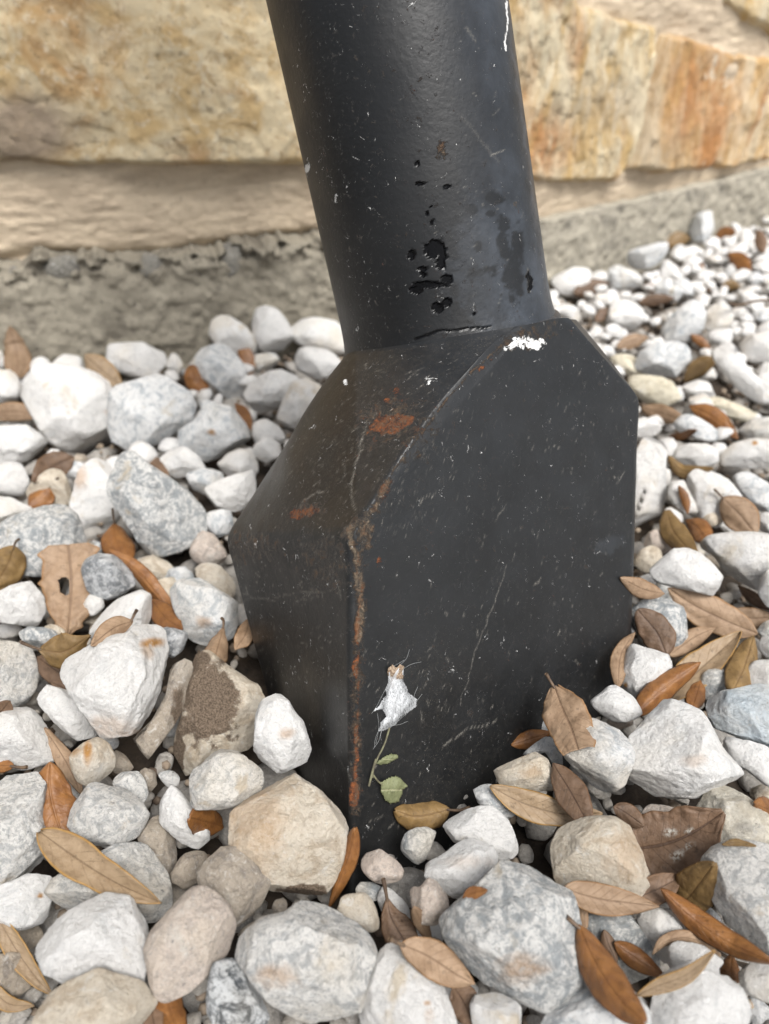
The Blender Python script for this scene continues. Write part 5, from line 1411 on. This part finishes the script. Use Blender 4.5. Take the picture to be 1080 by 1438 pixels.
# thin bare twig far right
tw = smooth_path(np.array([at_z(*p) for p in [(1022, 424, .03), (1036, 429, .022), (1060, 423, .022), (1100, 420, .02)]]), 20)
o = tube('twig', tw, .0016, STEM, None, 6, origin=tw[0]); o.location = tw[0]
tag(o, 'thin bent brown twig on the blurred stones at the right photo edge', 'twig')

# ------------------------------------------------------------------ spider web wad and withered sprig on the right face
def sheet_on_face(poly, bulge, nx=60, seed=0):
    P = np.array(poly, float)
    lo, hi = P.min(0) - 1, P.max(0) + 1
    xs = np.linspace(lo[0], hi[0], nx); ys = np.linspace(lo[1], hi[1], int(nx * (hi[1] - lo[1]) / (hi[0] - lo[0])))
    X_, Y_ = np.meshgrid(xs, ys)
    jx = 2.0 * fbm(p3(X_, Y_, 0), .12, 3, seed)
    ins = poly_inside(X_ + jx, Y_, poly); D = np.where(ins, poly_dist(X_ + jx, Y_, poly), -1)
    h = .0006 + bulge * np.clip(D / 14, 0, 1) ** .6 + .0012 * fbm(p3(X_ * .25 + Y_ * .1, Y_ * .05, 0), .8, 4, seed + 3)
    V = np.array([[on_face(X_[i, j], Y_[i, j], h[i, j]) for j in range(X_.shape[1])] for i in range(X_.shape[0])])
    F = grid_faces(*X_.shape)
    return V.reshape(-1, 3), F[(D.ravel()[F] >= 0).all(1)], X_.ravel(), Y_.ravel()
s = NT('web_silk')
co = s.coord(False)
st_ = s.noise(s.coord(False, (1, 1, .2)), 1300, 6, .8, 1.6)
s.b.inputs['Alpha'].default_value = 1
s.lk(s.math('MINIMUM', s.math('MULTIPLY', s.ss(st_, .34, .58, .22, .95), s.ss(s.attr('edge'), 0, 1, .55, 1.0)), 0.95), s.b.inputs['Alpha'])
M_SILK = s.done((0.74, 0.76, 0.78), 0.75, s.bump(st_, .001, .8))
web = bpy.data.objects.new('spider_web', None); C.objects.link(web)
WO = on_face(555, 975); web.location = WO
tag(web, 'torn wad of white spider silk stuck to the right black face near the rusty corner', 'spider web')
V, F, xx, yy = sheet_on_face([(546, 940), (566, 936), (567, 952), (574, 972), (586, 982), (585, 993), (574, 1001), (562, 1007), (556, 1018), (546, 1024), (530, 1029), (533, 1014), (541, 1006), (536, 996), (522, 1002), (529, 992), (540, 978), (544, 958)], .0022, 56, 3)
me = new_mesh('silk', V - WO, F); add_attr(me, 'edge', np.clip(poly_dist(xx, yy, [(545, 950), (562, 950), (580, 985), (556, 1015), (533, 1025), (540, 985)]) / 8, 0, 1)); link('silk', me, M_SILK, web)
M_DEB = plain('tan_debris', (0.34, 0.26, 0.18), .8, (0.14, 0.09, 0.06), 1800)
V, F, xx, yy = sheet_on_face([(544, 940), (550, 932), (556, 937), (562, 931), (569, 936), (565, 946), (566, 953), (558, 958), (552, 967), (546, 962), (549, 952), (544, 949)], .003, 34, 8)
link('debris', new_mesh('debris', V - WO, F), M_DEB, web)
M_THR = plain('silk_thread', (0.30, 0.31, 0.31), .7)
TH = []
r2 = random.Random(4)
for k in range(9):
    a = r2.choice([(530, 1000), (534, 1026), (582, 990), (566, 1008), (545, 940), (566, 936), (548, 1022)])
    ang_ = r2.uniform(0, 6.28); l_ = r2.uniform(8, 30)
    TH.append([(a[0] + r2.uniform(-6, 6), a[1] + r2.uniform(-6, 6)), (a[0] + math.cos(ang_) * l_ * .5 + r2.uniform(-3, 3), a[1] + math.sin(ang_) * l_ * .5), (a[0] + math.cos(ang_) * l_, a[1] + math.sin(ang_) * l_)])
TH += [[(530, 1002), (532, 1020), (528, 1045)], [(536, 1024), (532, 1040), (524, 1052)], [(586, 990), (570, 1003), (548, 1022)], [(545, 960), (530, 990), (522, 1002)]]
VV, FF, base = [], [], 0
for q in TH:
    pts_ = smooth_path(np.array([on_face(x, y, .0012) for x, y in q]), 8)
    o_ = tube('tmp', pts_, .00006, None, None, 4)
    v_ = np.array([v.co[:] for v in o_.data.vertices]); f_ = np.array([list(p.vertices) for p in o_.data.polygons])
    VV.append(v_); FF.append(f_ + base); base += len(v_)
    bpy.data.meshes.remove(o_.data)
threads = link('threads', new_mesh('threads', np.vstack(VV) - WO, np.vstack(FF)), M_THR, web); threads['kind'] = 'stuff'

sprig = bpy.data.objects.new('withered_sprig', None); C.objects.link(sprig)
SO = on_face(527, 1070); sprig.location = SO
tag(sprig, 'withered green sprig with two small leaves hanging from the spider silk', 'sprig')
M_SS = plain('dry_green_stem', (0.16, 0.155, 0.09), .7, (0.09, 0.08, 0.05))
def face_path(q, off=.002): return smooth_path(np.array([on_face(x, y, off) for x, y in q]), 16)
tube('stem', face_path([(547, 1022), (540, 1045), (530, 1065), (524, 1082), (523, 1092)], .003), .00042, M_SS, sprig, 6, origin=SO)
tube('stem', face_path([(524, 1088), (530, 1096), (537, 1102)], .003), .0004, M_SS, sprig, 6, origin=SO)
tube('stem', face_path([(528, 1066), (524, 1080), (518, 1104)], .003), .0005, M_SS, sprig, 6, origin=SO)
for nm, P_, seed_, bl in (('leaf', [(530, 1068), (540, 1062), (550, 1058), (557, 1059), (560, 1064), (552, 1069), (544, 1073), (534, 1074), (526, 1073)], 4, .002),
                    ('leaf', [(533, 1098), (545, 1092), (556, 1089), (564, 1093), (571, 1101), (572, 1106), (566, 1109), (565, 1116), (560, 1126), (549, 1129), (540, 1124), (534, 1112)], 9, .0018)):
    V, F, xx, yy = sheet_on_face(P_, bl, 30, seed_)
    me = new_mesh(nm, V - SO, F); add_attr(me, 'along', (xx - xx.min()) / np.ptp(xx)); add_attr(me, 'across', (yy - yy.mean()) / np.ptp(yy) * 1.6)
    add_attr(me, "spot", np.zeros(len(xx))); o_ = link(nm, me, LM['grn'], sprig); sm_ = o_.modifiers.new('thickness', 'SOLIDIFY'); sm_.thickness = .0003
# pieces of rubble caught in the ragged edge of the footing
M_RUB = stone_material('grey_rubble', (0.27, 0.255, 0.22), (0.17, 0.16, 0.145), 0.5, 60, (0.36, 0.31, 0.24), 0.4)
for cx, cy, rx, ry in [(92, 381, 38, 17), (160, 390, 12, 8), (213, 380, 20, 20), (246, 384, 11, 9), (328, 372, 20, 26), (366, 370, 14, 12), (408, 366, 24, 13), (20, 388, 16, 8)]:
    s_, z_ = wall_sz('L', cx, cy, .012)
    w_ = wall_pt('L', s_, z_, .000)
    dp = float(w2px(w_)[2])
    v, fc = ICO[3]
    k = np.arange(180) * math.pi / 90
    R = (rx * ry / np.sqrt((ry * np.cos(k)) ** 2 + (rx * np.sin(k)) ** 2)) * (1 + .1 * np.cos(3 * k + cx) + .07 * np.cos(5 * k + cy)) / FPX * dp
    p = stone_shape(v, R, min(rx, ry) / FPX * dp * .8, int(cx), 7, 1.3)
    nrm = np.array([nL[0], nL[1], 0]); rt = np.array([dirL[0], dirL[1], 0])
    p = p @ np.stack([rt, [0, 0, 1.0], nrm], 1).T
    me = new_mesh('rubble', p + w_, fc); add_attr(me, 'stain', np.zeros(len(p))); add_attr(me, 'dirt', np.zeros(len(p)))
    link('rubble', me, M_RUB, wall)
